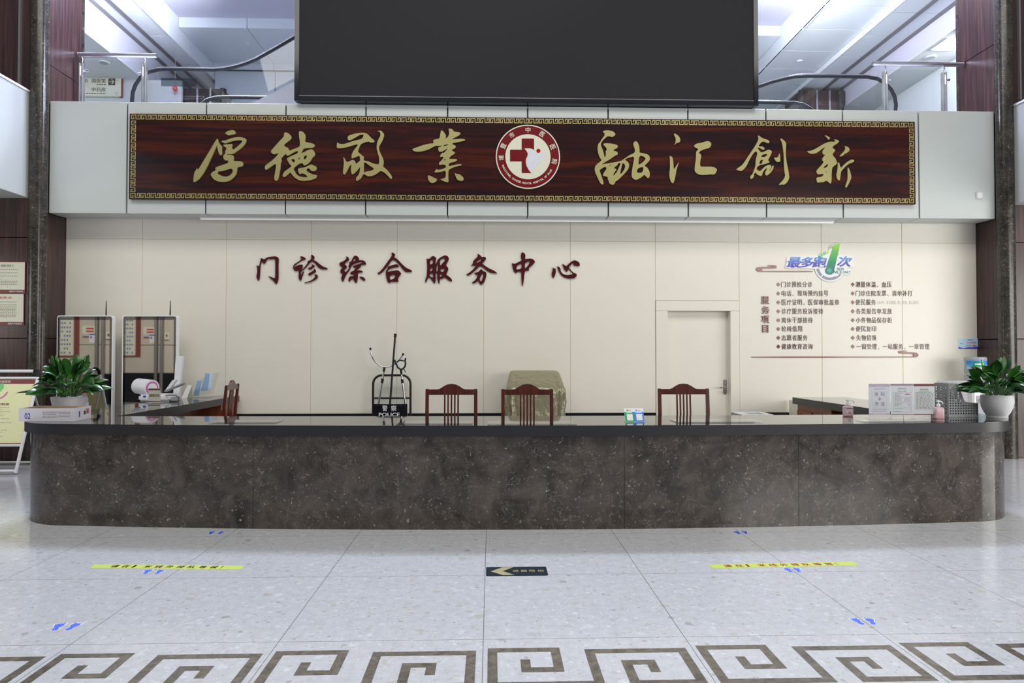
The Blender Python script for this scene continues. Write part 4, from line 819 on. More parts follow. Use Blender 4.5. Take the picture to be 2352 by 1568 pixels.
# tubes under the soffit
xa_, xb_ = onY(460, 498, 9.42).x, onY(1915, 505, 9.42).x
st = thing('strip_light', 'long thin white strip light under the gallery soffit', 'lamp', ((xa_+xb_)/2, 9.42, ZF0))
MB().box(xa_, xb_, 9.40, 9.44, ZF0-.02, ZF0+.004).build('housing', M['white_metal'], st)
MB().box(xa_+.01, xb_-.01, 9.405, 9.435, ZF0-.034, ZF0-.0205).build('diffuser', M['lamp_white'], st)

# ---------------------------------------------------------------- the big dark screen above the gallery front
a = onY(676, 232, 9.10); b = onY(1742, 243, 9.10); z0 = 4.783
sc = thing('video_wall', 'huge switched-off dark video screen standing above the gallery front', 'screen', ((a.x+b.x)/2, 9.2, z0))
mb = MB(); f = .062; zt_ = 8.4
mb.box(a.x, a.x+f, 9.09, 9.34, z0, zt_).box(b.x-f, b.x, 9.09, 9.34, z0, zt_).box(a.x+f, b.x-f, 9.09, 9.34, z0, z0+f).box(a.x+f, b.x-f, 9.09, 9.34, zt_-f, zt_)
mb.build('frame', M['black_gloss'], sc, bev=.004)
MB().box(a.x+f, b.x-f, 9.105, 9.33, z0+f, zt_-f).build('display_panel', M['screen'], sc)
MB().box(a.x+f, b.x-f, 9.094, 9.104, z0+f, z0+f+.008).build('trim_strip', M['groove'], sc, label='thin grey strip along the bottom edge')
# ================================================================ the upper level
ZU = 4.757
def railing(side):
    Y = 9.80
    if side == 'left': hx0, hx1, hy, posts = XL+.02, onY(360, 127, Y).x, 127, (188, 331.5)
    else: hx0, hx1, hy, posts = XR-.02, onY(2004, 147, Y).x, 147, (2033, 2168)
    z = onY(270 if side == 'left' else 2100, hy, Y).z
    t = thing('glass_railing', 'glass railing with steel handrail beside the %s pier above the gallery front' % side, 'railing', ((hx0+hx1)/2, Y, ZU))
    MB().tube([(hx0, Y, z), (hx1, Y, z)], .032, 20).build('handrail', M['steel'], t, smooth=S30)
    for p in posts:
        x = onY(p, 200, Y).x; mb = MB()
        for d in (-.022, .022): mb.box(x+d-.008, x+d+.008, Y-.03, Y+.03, ZU, z-.12)
        mb.box(x-.018, x+.018, Y-.012, Y+.012, z-.30, z-.16)
        po = mb.build('post', M['steel'], t, bev=.003)
        MB().tube([(x, Y, z-.14), (x+.012, Y, z-.06), (x-.01, Y, z-.02)], .010, 10).build('bracket', M['steel'], po, smooth=S30)
        s = 1 if side == 'right' or p == posts[0] else -1
        MB().tube([(x, Y, z-.23), (x+s*.075, Y, z-.23)], .012, 12).tube([(x+s*.06, Y, z-.23), (x+s*.085, Y, z-.23)], .018, 12).build('clamp', M['steel'], po, smooth=S30)
    g0, g1 = (onY(200, 200, Y).x, onY(347, 200, Y).x) if side == 'left' else (onY(2014, 200, Y).x, XR-.14)
    MB().box(g0, g1, Y-.006, Y+.006, ZU+.03, z-.09).build('glass_panel', M['glass'], t)
railing('left'); railing('right')

def esc(name, label, pts, base, Yf, dx, deck=None, frost=None):
    """pts: the handrail as seen on the front balustrade"""
    P0 = [onY(x, y, Yf) for x, y in pts]
    t = thing(name, label, 'escalator', (P0[len(P0)//2].x, Yf, ZU))
    B0 = [onY(x, y, Yf) for x, y in base]
    for Yk, sx in ((Yf, 0.0), (Yf+1.15, dx)):
        q = [Vector((p.x+sx, Yk, p.z)) for p in P0]
        h = MB().tube(q, .028, 10).build('handrail', M['rubber'], t, smooth=S30)
        MB().tube([p + Vector((0, -.008, .027)) for p in q], .008, 8).build('handrail_guide', M['silver'], h, smooth=S30)
        cont = [(p.x, p.z-.02) for p in q] + [(p.x+sx, p.z) for p in B0]
        gl = MB().flat(shape([cont], .005), (0, Yk, 0), UX, UZ).build('glass_balustrade', M['glass'], t)
        if frost and sx == 0.0:
            x0, z0, x1, z1 = wallbox(*frost, Yk-.01)
            MB().box(x0, x1, Yk-.012, Yk-.009, z0, z1).build('frosted_strip', M['frost'], gl)
    if deck:
        c = [onY(x, y, Yf) for x, y in deck]
        MB().flat(shape([[(p.x, p.z) for p in c]], .50), (0, Yf+.575, 0), UX, UZ).build('truss_cladding', M['truss'], t)
    for Yk in (Yf, Yf+1.15):
        xs_ = [p.x for p in P0]; MB().box(min(xs_)+.05, max(xs_), Yk-.10, Yk+.10, ZU, ZU+.06).build('skirting', M['truss'], t)
    return t
HL = [(309,290),(306,262),(303,235),(305,212),(311,195),(322,179),(340,166),(362,160),(380,158.5),(440,159),(490,160),(515,158),(540,153),(566,145),(590,135),(640,107),(676,86),(760,38)]
esc('escalator', 'escalator rising to the right behind the left railing', HL, [(760,128),(676,180),(600,218),(562,240),(480,312),(306,312)], 10.6, .42,
    [(676,181),(800,106),(800,316),(480,316),(562,238),(610,215)], (370,180,451,198))
HR = [(2050,290),(2056,262),(2058,240),(2055,222),(2047,206),(2034,192),(2015,181),(1992,176.5),(1960,176),(1900,174.5),(1850,174.5),(1825,176),(1800,181),(1770,189),(1742,199),(1690,224)]
esc('escalator', 'escalator running down to the left behind the right railing', HR, [(1690,312),(2056,312)], 10.6, -.66)

# wayfinding sign on the upper wall
Y = 13.98; x0, z0, x1, z1 = wallbox(168, 175, 281, 222, Y)
sg = thing('wayfinding_sign', 'pale green direction sign with arrow behind the left glass railing', 'sign', ((x0+x1)/2, Y, z0))
MB().box(x0, x1, Y-.05, Y+.01, z0, z1).build('panel', M['notice'], sg, bev=.004)
MB().box(x1-.03, x1+.012, Y-.045, Y+.012, z0-.01, z1-.02).build('edge', M['poster_red'], sg)
Ys = Y-.05; mb = MB()
for w_, a, y0_, b, y1_ in (('国医馆', 211, 180.5, 242.5, 190), ('处', 194, 181, 203, 190), ('收费', 172, 181, 189, 190), ('中药房', 211, 201, 242.5, 210.5)):
    ptxt(MB(), w_, a, y0_, b, y1_, Ys, bold=.01).build('lettering', M['text_dark'], sg)
for a, b, y in ((222,243,194),(193,243,214.5)):
    p = onY(a, y, Ys); q = onY(b, y, Ys); lines(mb, (0, Ys, 0), UX, UZ, p.x, q.x, [p.z], .016, .001, 3, .04, .012)
mb.build('small_print', M['text_dark'], sg)
a0 = onY(249, 195.5, Ys); a1 = onY(264.5, 180.5, Ys)
ar = MB().box(a0.x, a1.x, Ys-.004, Ys+.001, a0.z, a1.z).build('arrow_tile', M['text_dark'], sg)
mx, mz = (a0.x+a1.x)/2, (a0.z+a1.z)/2; mb = MB()
for A, B in (((-.045, 0), (.045, 0)), ((.0, .045), (.045, 0)), ((.0, -.045), (.045, 0))):
    mb.tube([(mx+A[0], Ys-.006, mz+A[1]), (mx+B[0], Ys-.006, mz+B[1])], .007, 8)
mb.build('arrow', M['notice'], ar)
mb = MB()
for zz in (z0+.05, z1-.09): mb.tube([(x1-.08+.03*math.cos(k), Ys-.002, zz+.03*math.sin(k)) for k in [i*.7 for i in range(9)]], .004, 6)
mb.build('fret_corner', M['text_grey'], sg)
# red lantern far back
q = onY(402, 203, 13.9)
ln = thing('lantern', 'tiny red lantern hanging far back behind the left escalator', 'lantern', (q.x, 13.9, q.z-.12))
MB().lathe([(.015,-.05),(.04,-.035),(.05,0),(.04,.035),(.015,.05)], (q.x, 13.9, q.z), 20).build('lantern_body', M['pink'], ln, smooth=S30)
MB().tube([(q.x, 13.9, q.z-.07), (q.x, 13.9, q.z-.13)], .012, 8).build('tassel', M['pink'], ln)
MB().tube([(q.x, 13.9, q.z+.07), (q.x, 13.9, 7.6)], .004, 6).build('cord', M['text_grey'], ln)
# lamps and detectors in the upper ceilings
def disc(name, label, cat, px, py, Z, r, mat, em=None):
    q = onZ(px, py, Z); t = thing(name, label, cat, (q.x, q.y, Z))
    MB().tube([(q.x, q.y, Z+.004), (q.x, q.y, Z-.012)], r, 28).build('trim_ring', M['white_metal'], t, smooth=S30)
    MB().tube([(q.x, q.y, Z-.0125), (q.x, q.y, Z-.02)], r*.78, 28).build('lens' if em else 'sensor_head', mat, t, smooth=S30)
disc('downlight', 'round downlight in the low ceiling above the direction sign', 'lamp', 239, 143, 6.98, .10, M['grey_plastic'], 1)
disc('downlight', 'round downlight in the right low ceiling above the right railing', 'lamp', 2138, 131, 7.08, .10, M['grey_plastic'], 1)
disc('smoke_detector', 'small white smoke detector on the cross beam left of the screen', 'smoke detector', 568, 101, 7.93, .06, M['white_plastic'])
disc('smoke_detector', 'small white smoke detector on the ceiling right of the screen', 'smoke detector', 1837, 140, 7.6, .06, M['white_plastic'])
q = onZ(2186, 101, 7.08)
cl_ = thing('glare_panel', 'bright square panel added for the glare at the upper right beside the pier', 'lamp', (q.x, q.y, 7.08))  # glowing panel stands in for a glare patch on the low ceiling
MB().box(q.x-.24, q.x+.24, q.y-.24, q.y+.24, 7.064, 7.084).build('frame', M['white_metal'], cl_)
MB().box(q.x-.22, q.x+.22, q.y-.22, q.y+.22, 7.055, 7.0635).build('diffuser', plain('bright_glare_surface', (0.9,0.9,0.9), .4, emit=(1,1,1), es=4.0), cl_)
# ================================================================ the counter
ZC = 0.842
def fm(x): return 5.53 + .0135*(x-.8)**2
def u_outline(off, XLo, XRo, cl, cr, yl, yr, inl, inr, rear, n=14):
    pts = [(XLo, yl)]
    yc = 6.36
    for k in range(n+1):
        a = PI + (PI/2)*k/n; pts.append((cl + (cl-XLo)*math.cos(a), yc + (yc-(fm(cl)+off))*math.sin(a)))
    for k in range(1, 30):
        x = cl + (cr-cl)*k/30; pts.append((x, fm(x)+off))
    for k in range(n+1):
        a = 1.5*PI + (PI/2)*k/n; pts.append((cr + (XRo-cr)*math.cos(a), yc + (yc-(fm(cr)+off))*math.sin(a)))
    pts.append((XRo, yr)); pts.append((inr, yr))
    if rear is None:       # the hollow side of the marble front
        pts += [(inr, 6.75), (4.2, 6.12)] + [(4.0-7.5*k/20, fm(4.0-7.5*k/20)+.35) for k in range(21)] + [(-3.6, 6.2), (inl, 6.75), (inl, yl)]
        return pts
    pts.append((inr, rear(inr)))
    for k in range(1, 20):
        x = inr + (inl-inr)*k/20; pts.append((x, rear(x)))
    pts += [(inl, rear(inl)), (inl, yl)]
    return pts
rear = lambda x: 6.35 + .005*(x-.8)**2
top = u_outline(-.045, -4.12, 4.72, -3.5, 4.10, 9.54, 8.96, -3.47, 4.0, rear)
wt = thing('worktop', 'long U-shaped polished black granite worktop of the reception counter', 'worktop', (.3, 5.9, ZC-.085))
MB().flat(shape([top], .0415), (0,0,ZC-.0435), (1,0,0), (0,1,0)).build('slab_edge', M['honed'], wt, smooth=math.radians(30))
MB().flat(shape([top], .00095), (0,0,ZC-.00095), (1,0,0), (0,1,0)).build('polished_top', M['black_stone'], wt)
body = u_outline(0.0, -4.075, 4.675, -3.5, 4.10, 9.50, 8.90, -4.03, 4.58, None)
cb = thing('reception_counter', 'long reception counter front in polished dark brown marble', 'counter', (.3, 5.9, 0))
MB().flat(shape([body], (ZC-.086)/2), (0,0,(ZC-.086)/2), (1,0,0), (0,1,0)).build('marble_front', M['brown_marble'], cb, smooth=math.radians(30))
mb = MB()
for px in (583, 1433, 1842):
    x = onZ(px, 1212).x; y = fm(x); mb.box(x-.0012, x+.0012, y-.0012, y+.01, 0, ZC-.087)
mb.build('joint', M['gap'], cb)
# wood drawer units under the side tops
def drawers(name, label, x0, x1, y0, y1, face, key=True, two=False):
    t = thing(name, label, 'drawer unit', ((x0+x1)/2, (y0+y1)/2, 0)); z1 = ZC-.087
    MB().box(x0, x1, y0, y1, 0, z1).build('carcass', M['desk_wood'], t, bev=.004)
    s = 1 if face == 'right' else -1; xf = x1 if s > 0 else x0
    n = 2 if two else 1; w = (y1-y0)/n
    for k in range(n):
        a, b = sorted((xf+s*.001, xf+s*.016)); ya, yb = y0+k*w+.02, y0+(k+1)*w-.02
        d = MB().box(a, b, ya, yb, z1-.26, z1-.075).build('drawer', M['desk_wood'], t, bev=.003)
        ym = (ya+yb)/2
        MB().tube([(xf+s*.0165, ym, z1-.115), (xf+s*.024, ym, z1-.115)], .011, 14).build('lock', M['steel'], d, smooth=S30)
        if key:
            MB().box(*sorted((xf+s*.019, xf+s*.023)), ym-.018, ym+.018, z1-.19, z1-.135).build('key_tag', M['white_plastic'], d, bev=.004)
        a, b = sorted((xf+s*.001, xf+s*.016)); MB().box(a, b, ya, yb, .06, z1-.27).build('door', M['desk_wood'], t, bev=.003)
    return t
drawers('drawer_unit', 'brown wooden drawer unit with a key tag under the left end of the worktop', -4.0, -3.50, 8.97, 9.50, 'right')
drawers('drawer_unit', 'brown wooden drawer unit under the far right end of the worktop', 4.04, 4.52, 8.0, 8.90, 'left', True, True)
MB().box(-4.0, -3.70, 6.5, 8.9, .02, .74).build('inner_panel', M['chair_wood'], cb, label='dark red wooden inner panel')
MB().box(4.2, 4.55, 6.5, 7.9, .02, .74).build('inner_panel', M['chair_wood'], cb, label='dark red wooden inner panel')
q = onY(1812, 917, 9.56); q2 = onY(1868, 925, 9.3)
wp = thing('low_partition', 'low white panel standing at the wall left of the right drawers', 'panel', (q.x, 9.5, 0))
MB().box(q.x, q.x+.30, 9.0, 9.03, 0, q.z-.012).build('side_panel', M['cream'], wp, bev=.003)
MB().box(q.x, q.x+.03, 9.031, 9.56, 0, q.z-.005).build('return_panel', M['cream'], wp, bev=.003)
mb = MB(); 
a = onZ(1702, 953, .80)
tr = thing('document_tray', 'low silver-grey desktop tray just behind the counter right of the third chair', 'tray', (a.x+.1, 7.4, 0))
xa_, xb_ = onY(1697, 952, 7.4).x, onY(1768, 952, 7.4).x; zz = onY(1730, 950.5, 7.4).z
MB().box(xa_, xb_, 7.3, 7.65, zz-.06, zz-.006).build('tray_body', M['grey_plastic'], tr, bev=.004)
mb = MB().box(xa_, xb_, 7.3, 7.35, zz-.005, zz+.003).box(xa_, xb_, 7.60, 7.65, zz-.005, zz+.003).box(xa_, xa_+.1, 7.35, 7.6, zz-.005, zz+.003).box(xb_-.06, xb_, 7.35, 7.6, zz-.005, zz+.003)
mb.build('tray_rim', M['white_plastic'], tr)
mb = MB()
for x in (xa_+.03, xb_-.03):
    for y in (7.33, 7.62): mb.box(x-.012, x+.012, y-.012, y+.012, 0, zz-.061)
mb.build('stand', M['grey_plastic'], tr)

# clear acrylic sheets lying on the worktop
def mat(px0, px1, y, dep, label, skew=0.0):
    a = onZ(px0, y, ZC); b = onZ(px1, y, ZC); Y = (a.y+b.y)/2
    mb = MB(); z = ZC+.0006
    p = [(a.x, Y), (b.x, Y), (b.x+skew, Y+dep), (a.x+skew, Y+dep)]
    mb.hexa([(x, yy, z) for x, yy in p] + [(x, yy, z+.008) for x, yy in p])
    tag(mb.build('desk_mat', M['acrylic'], loc=((a.x+b.x)/2, Y+dep/2, ZC)), label, 'desk mat', 'clear sheets on the worktop')
mat(478, 632, 972, .22, 'clear acrylic sheet on the worktop left of the leaning shield')
mat(908, 1085, 974.5, .22, 'clear acrylic sheet on the worktop in front of the left chair')
mat(1120, 1326, 976.5, .28, 'clear acrylic sheet on the worktop in front of the chair with the gold cover')
mat(1555, 1757, 971, .26, 'clear acrylic sheet on the worktop in front of the right chair')
mat(1985, 2195, 969.5, .16, 'clear acrylic sheet on the worktop in front of the small sign stands')

# ---------------------------------------------------------------- chairs
def make_chair(label):
    t = thing('wooden_chair', label, 'chair'); w = .535; hw = w/2; top_ = 1.06; r = .0225
    mb = MB().box(-hw+.01, hw-.01, -.46, -.01, .43, .46); mb.build('seat', M['chair_wood'], t, bev=.012, seg=3)
    for s in (-1, 1):
        x = s*(hw-.02)
        mb = MB().hexa([(x-.02,-.03,0),(x+.02,-.03,0),(x+.02,.01,0),(x-.02,.01,0),(x-.018,0,.46),(x+.018,0,.46),(x+.018,.036,.46),(x-.018,.036,.46)])
        mb.hexa([(x-.018,0,.46),(x+.018,0,.46),(x+.018,.036,.46),(x-.018,.036,.46),(x-.017,.055,top_),(x+.017,.055,top_),(x+.017,.085,top_),(x-.017,.085,top_)])
        mb.build('leg', M['chair_wood'], t, bev=.003)
        x = s*(hw-.035)
        MB().box(x-.02, x+.02, -.45, -.41, 0, .429).build('leg', M['chair_wood'], t, bev=.003)
        MB().box(x-.011, x+.011, -.409, -.031, .18, .21).build('stretcher', M['chair_wood'], t)
    MB().box(-hw+.056, hw-.056, -.44, -.42, .36, .428).build('apron', M['chair_wood'], t)
    iw = hw-.038; c = []
    prof = [(-iw,1.0),(-iw,1.055),(-iw*.60,1.056),(-iw*.50,1.064),(-iw*.36,1.086),(-iw*.2,1.105),(0,1.112),(iw*.2,1.105),(iw*.36,1.086),(iw*.50,1.064),(iw*.60,1.056),(iw,1.055),(iw,1.0)]
    MB().flat(shape([prof], .011), (0,.066,0), UX, UZ).build('crest_rail', M['chair_wood'], t, bev=.003)
    MB().box(-iw, iw, .022, .042, .56, .60).build('lower_rail', M['chair_wood'], t)
    for k in range(5):
        x = -.068 + .034*k
        MB().hexa([(x-.008,.026,.601),(x+.008,.026,.601),(x+.008,.038,.601),(x-.008,.038,.601),(x-.008,.058,.999),(x+.008,.058,.999),(x+.008,.070,.999),(x-.008,.070,.999)]).build('slat', M['chair_wood'], t)
    return t
ch = make_chair('red mahogany chair standing clear of everything, between the shield and the gold cover')
def chx(px): return onY(px, 893, 7.0).x
G = 'chairs behind the counter'
ch['group'] = G; ch.location = (chx(1037), 6.94, 0)
dup(ch, (chx(1210.5), 6.90, 0), 0.0, 'red mahogany chair standing in front of the gold covered machine', G)
dup(ch, (chx(1569.5), 6.94, 0), math.radians(-1.5), 'red mahogany chair standing in front of the cream door', G)
dup(ch, (-3.10, 8.10, 0), math.radians(-84), 'red mahogany chair turned sideways to the left worktop by the drawer unit', G)

# ---------------------------------------------------------------- covered machine
q = onY(1228, 900, 9.0); rr = random.Random(4)
cv = thing('covered_machine', 'boxy machine under a creased champagne gold cloth cover by the back wall', 'covered machine', (q.x+.01, 9.12, 0))
rows = []; n = 96
def cover_ring(z, hw, y0, y1, fold, ph):
    R = []
    for k in range(n):
        a = 2*PI*k/n; c, s = math.cos(a), math.sin(a); e = .24
        x = hw*math.copysign(abs(c)**e, c); y = (y0+y1)/2 + (y1-y0)/2*math.copysign(abs(s)**e, s)
        f = fold*(math.sin(a*9+ph)+.6*math.sin(a*17+ph*2.3)+.5*math.sin(a*5-ph)+.8*math.sin(a*13+4*math.sin(z*7+a)))
        R.append(Vector((q.x+.01+x+f*c, y+f*s, z + .35*f*math.sin(a*3))))
    return R
for z, hw, y0, y1, f in ((.18,.372,8.84,9.50,.024),(.40,.360,8.83,9.49,.024),(.55,.372,8.82,9.48,.022),(.68,.360,8.82,9.48,.020),(.80,.376,8.81,9.47,.017),(.88,.370,8.81,9.46,.012),(.95,.378,8.80,9.46,.010),(1.0,.366,8.85,9.45,.007),(1.07,.352,8.98,9.44,.006),(1.13,.340,9.08,9.44,.003),(1.175,.325,9.16,9.43,.002),(1.19,.29,9.20,9.41,.002),(1.192,.15,9.26,9.36,.0)):
    rows.append(cover_ring(z, hw, y0, y1, f, z*3.1))
mb = MB(); vs = [p for r in rows for p in r]; m_ = len(rows)
fs = [(i*n+k, i*n+(k+1) % n, (i+1)*n+(k+1) % n, (i+1)*n+k) for i in range(m_-1) for k in range(n)] + [tuple((m_-1)*n+k for k in range(n))]
mb.add(vs, fs); mb.build('cloth_cover', M['cover'], cv, smooth=math.radians(60))
MB().box(q.x-.30, q.x+.30, 8.95, 9.40, .06, .70).build('machine_body', M['grey_plastic'], cv)
for sx in (-1, 1):
    for y in (9.0, 9.35): MB().tube([(q.x+sx*.24-.015, y, .03), (q.x+sx*.24+.015, y, .03)], .03, 16).build('caster', M['rubber'], cv)

# ---------------------------------------------------------------- security gear: rack, shield, poles
Yk = 9.40
def K(px, py, Y=Yk): return onY(px, py, Y)
rk = thing('equipment_rack', 'black tubular equipment rack with arched top behind the shield', 'rack', (K(900, 900).x, Yk, 0))
l, r_, tz = K(857, 880).x, K(943, 880).x, K(900, 861.5).z
arc = [(l, Yk, .0), (l, Yk, tz-.13)] + [(l+.12-.12*math.cos(a), Yk, tz-.12+.12*math.sin(a)) for a in [k*PI/16 for k in range(1, 9)]]
arc += [(r_-.12+.12*math.sin(a), Yk, tz-.12+.12*math.cos(a)) for a in [k*PI/16 for k in range(0, 9)]] + [(r_, Yk, 0)]
MB().tube(arc, .016, 12).build('frame', M['black_metal'], rk, smooth=S30)
MB().tube([(l, Yk, K(900, 914).z), (r_, Yk, K(900, 914).z)], .013, 12).build('crossbar', M['black_metal'], rk, smooth=S30)
MB().box(l-.02, r_+.02, 9.14, 9.285, .52, .545).build('shelf', M['black_metal'], rk)
MB().box(l-.02, r_+.02, 9.16, Yk+.04, .02, .05).build('base', M['black_metal'], rk)
for x in (l-.02, r_-.01): MB().box(x, x+.03, 9.18, 9.21, .051, .519).build('front_leg', M['black_metal'], rk)
# shield
Ys = 9.20
x0, x1 = K(857, 900, Ys).x, K(936, 900, Ys).x; zb_, zt_ = .549, K(900, 879, Ys).z; zband = K(900, 927, Ys).z
sh = thing('riot_shield', 'clear riot shield with a black POLICE band leaning on the rack', 'shield', ((x0+x1)/2, Ys, zb_))
def sheet(xa, xb, za, zb2, y, bow, mat, name, rad=.03, t=.004):
    cx_ = (xa+xb)/2; hw = (xb-xa)/2; rows = []
    for j in range(9):
        z = za+(zb2-za)*j/8; inset = 0
        rows.append([Vector((cx_+hw*u, y - bow*(1-u*u), z)) for u in [k/8-1 for k in range(17)]])
    m = MB().grid(rows); back = [[p+Vector((0,t,0)) for p in r] for r in rows]; m.grid(back)
    return m.build(name, mat, sh, smooth=S30)
sheet(x0, x1, zb_+.012, zt_, Ys, .05, M['glass'], 'clear_sheet')
sheet(x0+.002, x1-.002, zb_+.006, zband, Ys-.006, .05, M['black_gloss'], 'black_band')
MB().tube([(x0+.01, Ys, zb_+.014), (x0+.05, Ys-.02, zb_+.008), ((x0+x1)/2, Ys-.05, zb_+.008), (x1-.05, Ys-.02, zb_+.008), (x1-.01, Ys, zb_+.014)], .007, 8).build('rim', M['rubber'], sh)
Yt = Ys-.062; mb = MB()
ptxt(mb, '警', 878, 930.5, 890, 944, Yt); ptxt(mb, '察', 898, 930.5, 911, 944, Yt); ptxt(mb, 'POLICE', 870, 947.5, 918, 956, Yt, bold=.02)
mb.build('lettering', M['text_white'], sh)
for p in (868, 921): 
    c_ = K(p, 932, Ys-.058); MB().tube([(c_.x, c_.y, c_.z), (c_.x, c_.y-.012, c_.z)], .011, 14).build('knob', M['rubber'], sh, smooth=S30)
# long baton, restraint fork, ring grabber - their feet stand on the rack base
def pole(a, b, Y, zend=.051):
    d = b-a; t_ = (zend - a.z)/d.z; return a + d*t_
Yp = 9.30
bt = thing('long_baton', 'long straight black baton, tallest of the poles on the rack', 'baton', (K(896, 925, Yp).x, Yp, .051))
a, b = K(908, 767, Yp), K(896, 925, Yp); e = pole(a, b, Yp)
MB().tube([e, a], .0135, 14).build('shaft', M['black_metal'], bt, smooth=S30)
MB().tube([a + (b-a)*.045, a - (b-a)*.006], .018, 14).build('end_cap', M['rubber'], bt, smooth=S30)
fk = thing('restraint_fork', 'silver pole with a wide open U-shaped fork head on the rack', 'restraint fork', (K(872, 925, Yp).x, Yp+.03, .051))
Yf_ = Yp+.03; U_ = [(851,803),(852,812),(856,822),(862,831),(870,838),(878,842),(887,843),(897,841),(906,836),(914,829),(920,822),(925,815)]
MB().tube([K(x, y, Yf_) for x, y in U_], .0105, 12).build('fork_head', M['silver'], fk, smooth=S30)
for p, q_ in (((851,804),(850.5,798)), ((925,816),(926.5,811))):
    MB().tube([K(*p, Yf_), K(*q_, Yf_)], .0135, 12).build('fork_tip', M['rubber'], fk)
a, b = K(883, 844, Yf_), K(869.5, 928, Yf_); e = pole(a, b, Yf_)
MB().tube([a+(b-a)*.1, e], .0125, 12).build('pole', M['silver'], fk, smooth=S30)
MB().tube([a, a+(b-a)*.11], .016, 12).build('collar', M['rubber'], fk); MB().tube([a+(b-a)*.30, a+(b-a)*.42], .018, 12).build('grip', M['rubber'], fk)
gb = thing('ring_grabber', 'silver pole with a black ring-shaped grabber head on the rack', 'grabber pole', (K(926, 925, Yp-.03).x, Yp-.03, .051))
Yg = Yp-.03
ring = [(906,826),(908.5,832),(911,838),(914,844),(920,848),(926,846.5),(930.5,841),(931.5,834),(930.5,828),(931.5,823.5),(933,823)]
MB().tube([K(x, y, Yg) for x, y in ring], .0125, 12).build('ring_head', M['black_metal'], gb, smooth=S30)
MB().tube([K(x, y, Yg) for x, y in [(912,832),(916,828),(922,827),(928,829)]], .009, 10).build('ring_latch', M['black_metal'], gb, smooth=S30)
MB().tube([K(x, y, Yg) for x, y in [(925,847),(929,849),(931,854),(930.5,855)]], .006, 8).build('trigger', M['black_metal'], gb, smooth=S30)
MB().tube([K(921,847,Yg), K(922,860,Yg)], [.02,.013], 12).build('neck', M['black_metal'], gb)
a, b = K(922, 860, Yg), K(931, 930, Yg); e = pole(a, b, Yg, .546)
MB().tube([a, e], .0125, 12).build('pole', M['silver'], gb, smooth=S30); MB().tube([a+(b-a)*.15, a+(b-a)*.28], .018, 12).build('grip', M['rubber'], gb)
# ================================================================ things on and around the worktop
# ---------------------------------------------------------------- potted plants
def plant(label, loc, pot_h, prof, R, H, seed, n=64):
    t = thing('potted_plant', label, 'plant', loc)
    MB().lathe(prof, loc, 48).build('pot', M['pot'], t, smooth=math.radians(50))
    rt_ = prof[-1][0]
    MB().lathe([(.001, pot_h-.03), (rt_-.012, pot_h-.028)], loc, 32, cap=False).build('soil', M['soil'], t)
    rr = random.Random(seed); mb = MB()
    for i in range(n):
        az = rr.uniform(0, 2*PI); el = rr.random()
        out = R*(1.0 - .72*el)*rr.uniform(.72, 1.0); up = H*(.30 + .70*el)*rr.uniform(.75, 1.0)
        wid = rr.uniform(.030, .052); H_ = Vector((math.cos(az), math.sin(az), 0)); Sd = Vector((-math.sin(az), math.cos(az), 0))
        b0 = Vector(loc) + Vector((0,0,pot_h-.03)) + H_*rr.uniform(.01, .07) + Sd*rr.uniform(-.03, .03)
        droop = (1-el)*rr.uniform(.5, 1.15)
        def pos(t_): return b0 + H_*(out*t_**1.15) + Vector((0,0,1))*(up*(1.55*t_ - .55*t_*t_) - droop*up*1.0*max(0, t_-.45)**2*2.2)
        rows = []; tw = rr.uniform(-1.0, 1.0); cv_ = rr.uniform(-.35, .35)
        for k in range(13):
            t_ = k/12; p = pos(t_) + Sd*(cv_*out*t_*t_); tg = (pos(min(1, t_+.02)) - pos(max(0, t_-.02))).normalized()
            sd = (Sd*math.cos(tw) + tg.cross(Sd)*math.sin(tw)).normalized(); nn = sd.cross(tg)
            u = (t_-.48)/.52
            w = .0035 if u <= 0 else wid*max(.03, math.sin(PI*min(1, u**.72))**.85)+.001
            rows.append([p - sd*w + nn*w*.30, p - sd*w*.5 + nn*w*.08, p, p + sd*w*.5 + nn*w*.08, p + sd*w + nn*w*.30])
        mb.grid(rows)
    mb.build('foliage', M['leaf'], t, smooth=math.radians(60))
    return t
pq = onY(158.5, 930, 6.42); pl = (pq.x, 6.42, ZC)
plant('bushy green plant in a white pot behind the cardboard tray at the left corner', pl, .182, [(.095,0),(.11,.004),(.125,.07),(.137,.13),(.146,.179),(.148,.182),(.138,.183)], .38, .47, 11, 92)
prr = onZ(2289, 961.5, ZC)
yp_ = prr.y+.11; plant('bushy green plant in a rounded white pot at the right end of the worktop', (onY(2290, 930, yp_).x, yp_, ZC), .205, [(.082,0),(.085,.012),(.080,.016),(.102,.05),(.122,.10),(.130,.145),(.128,.185),(.124,.204),(.116,.205)], .40, .40, 23, 88)

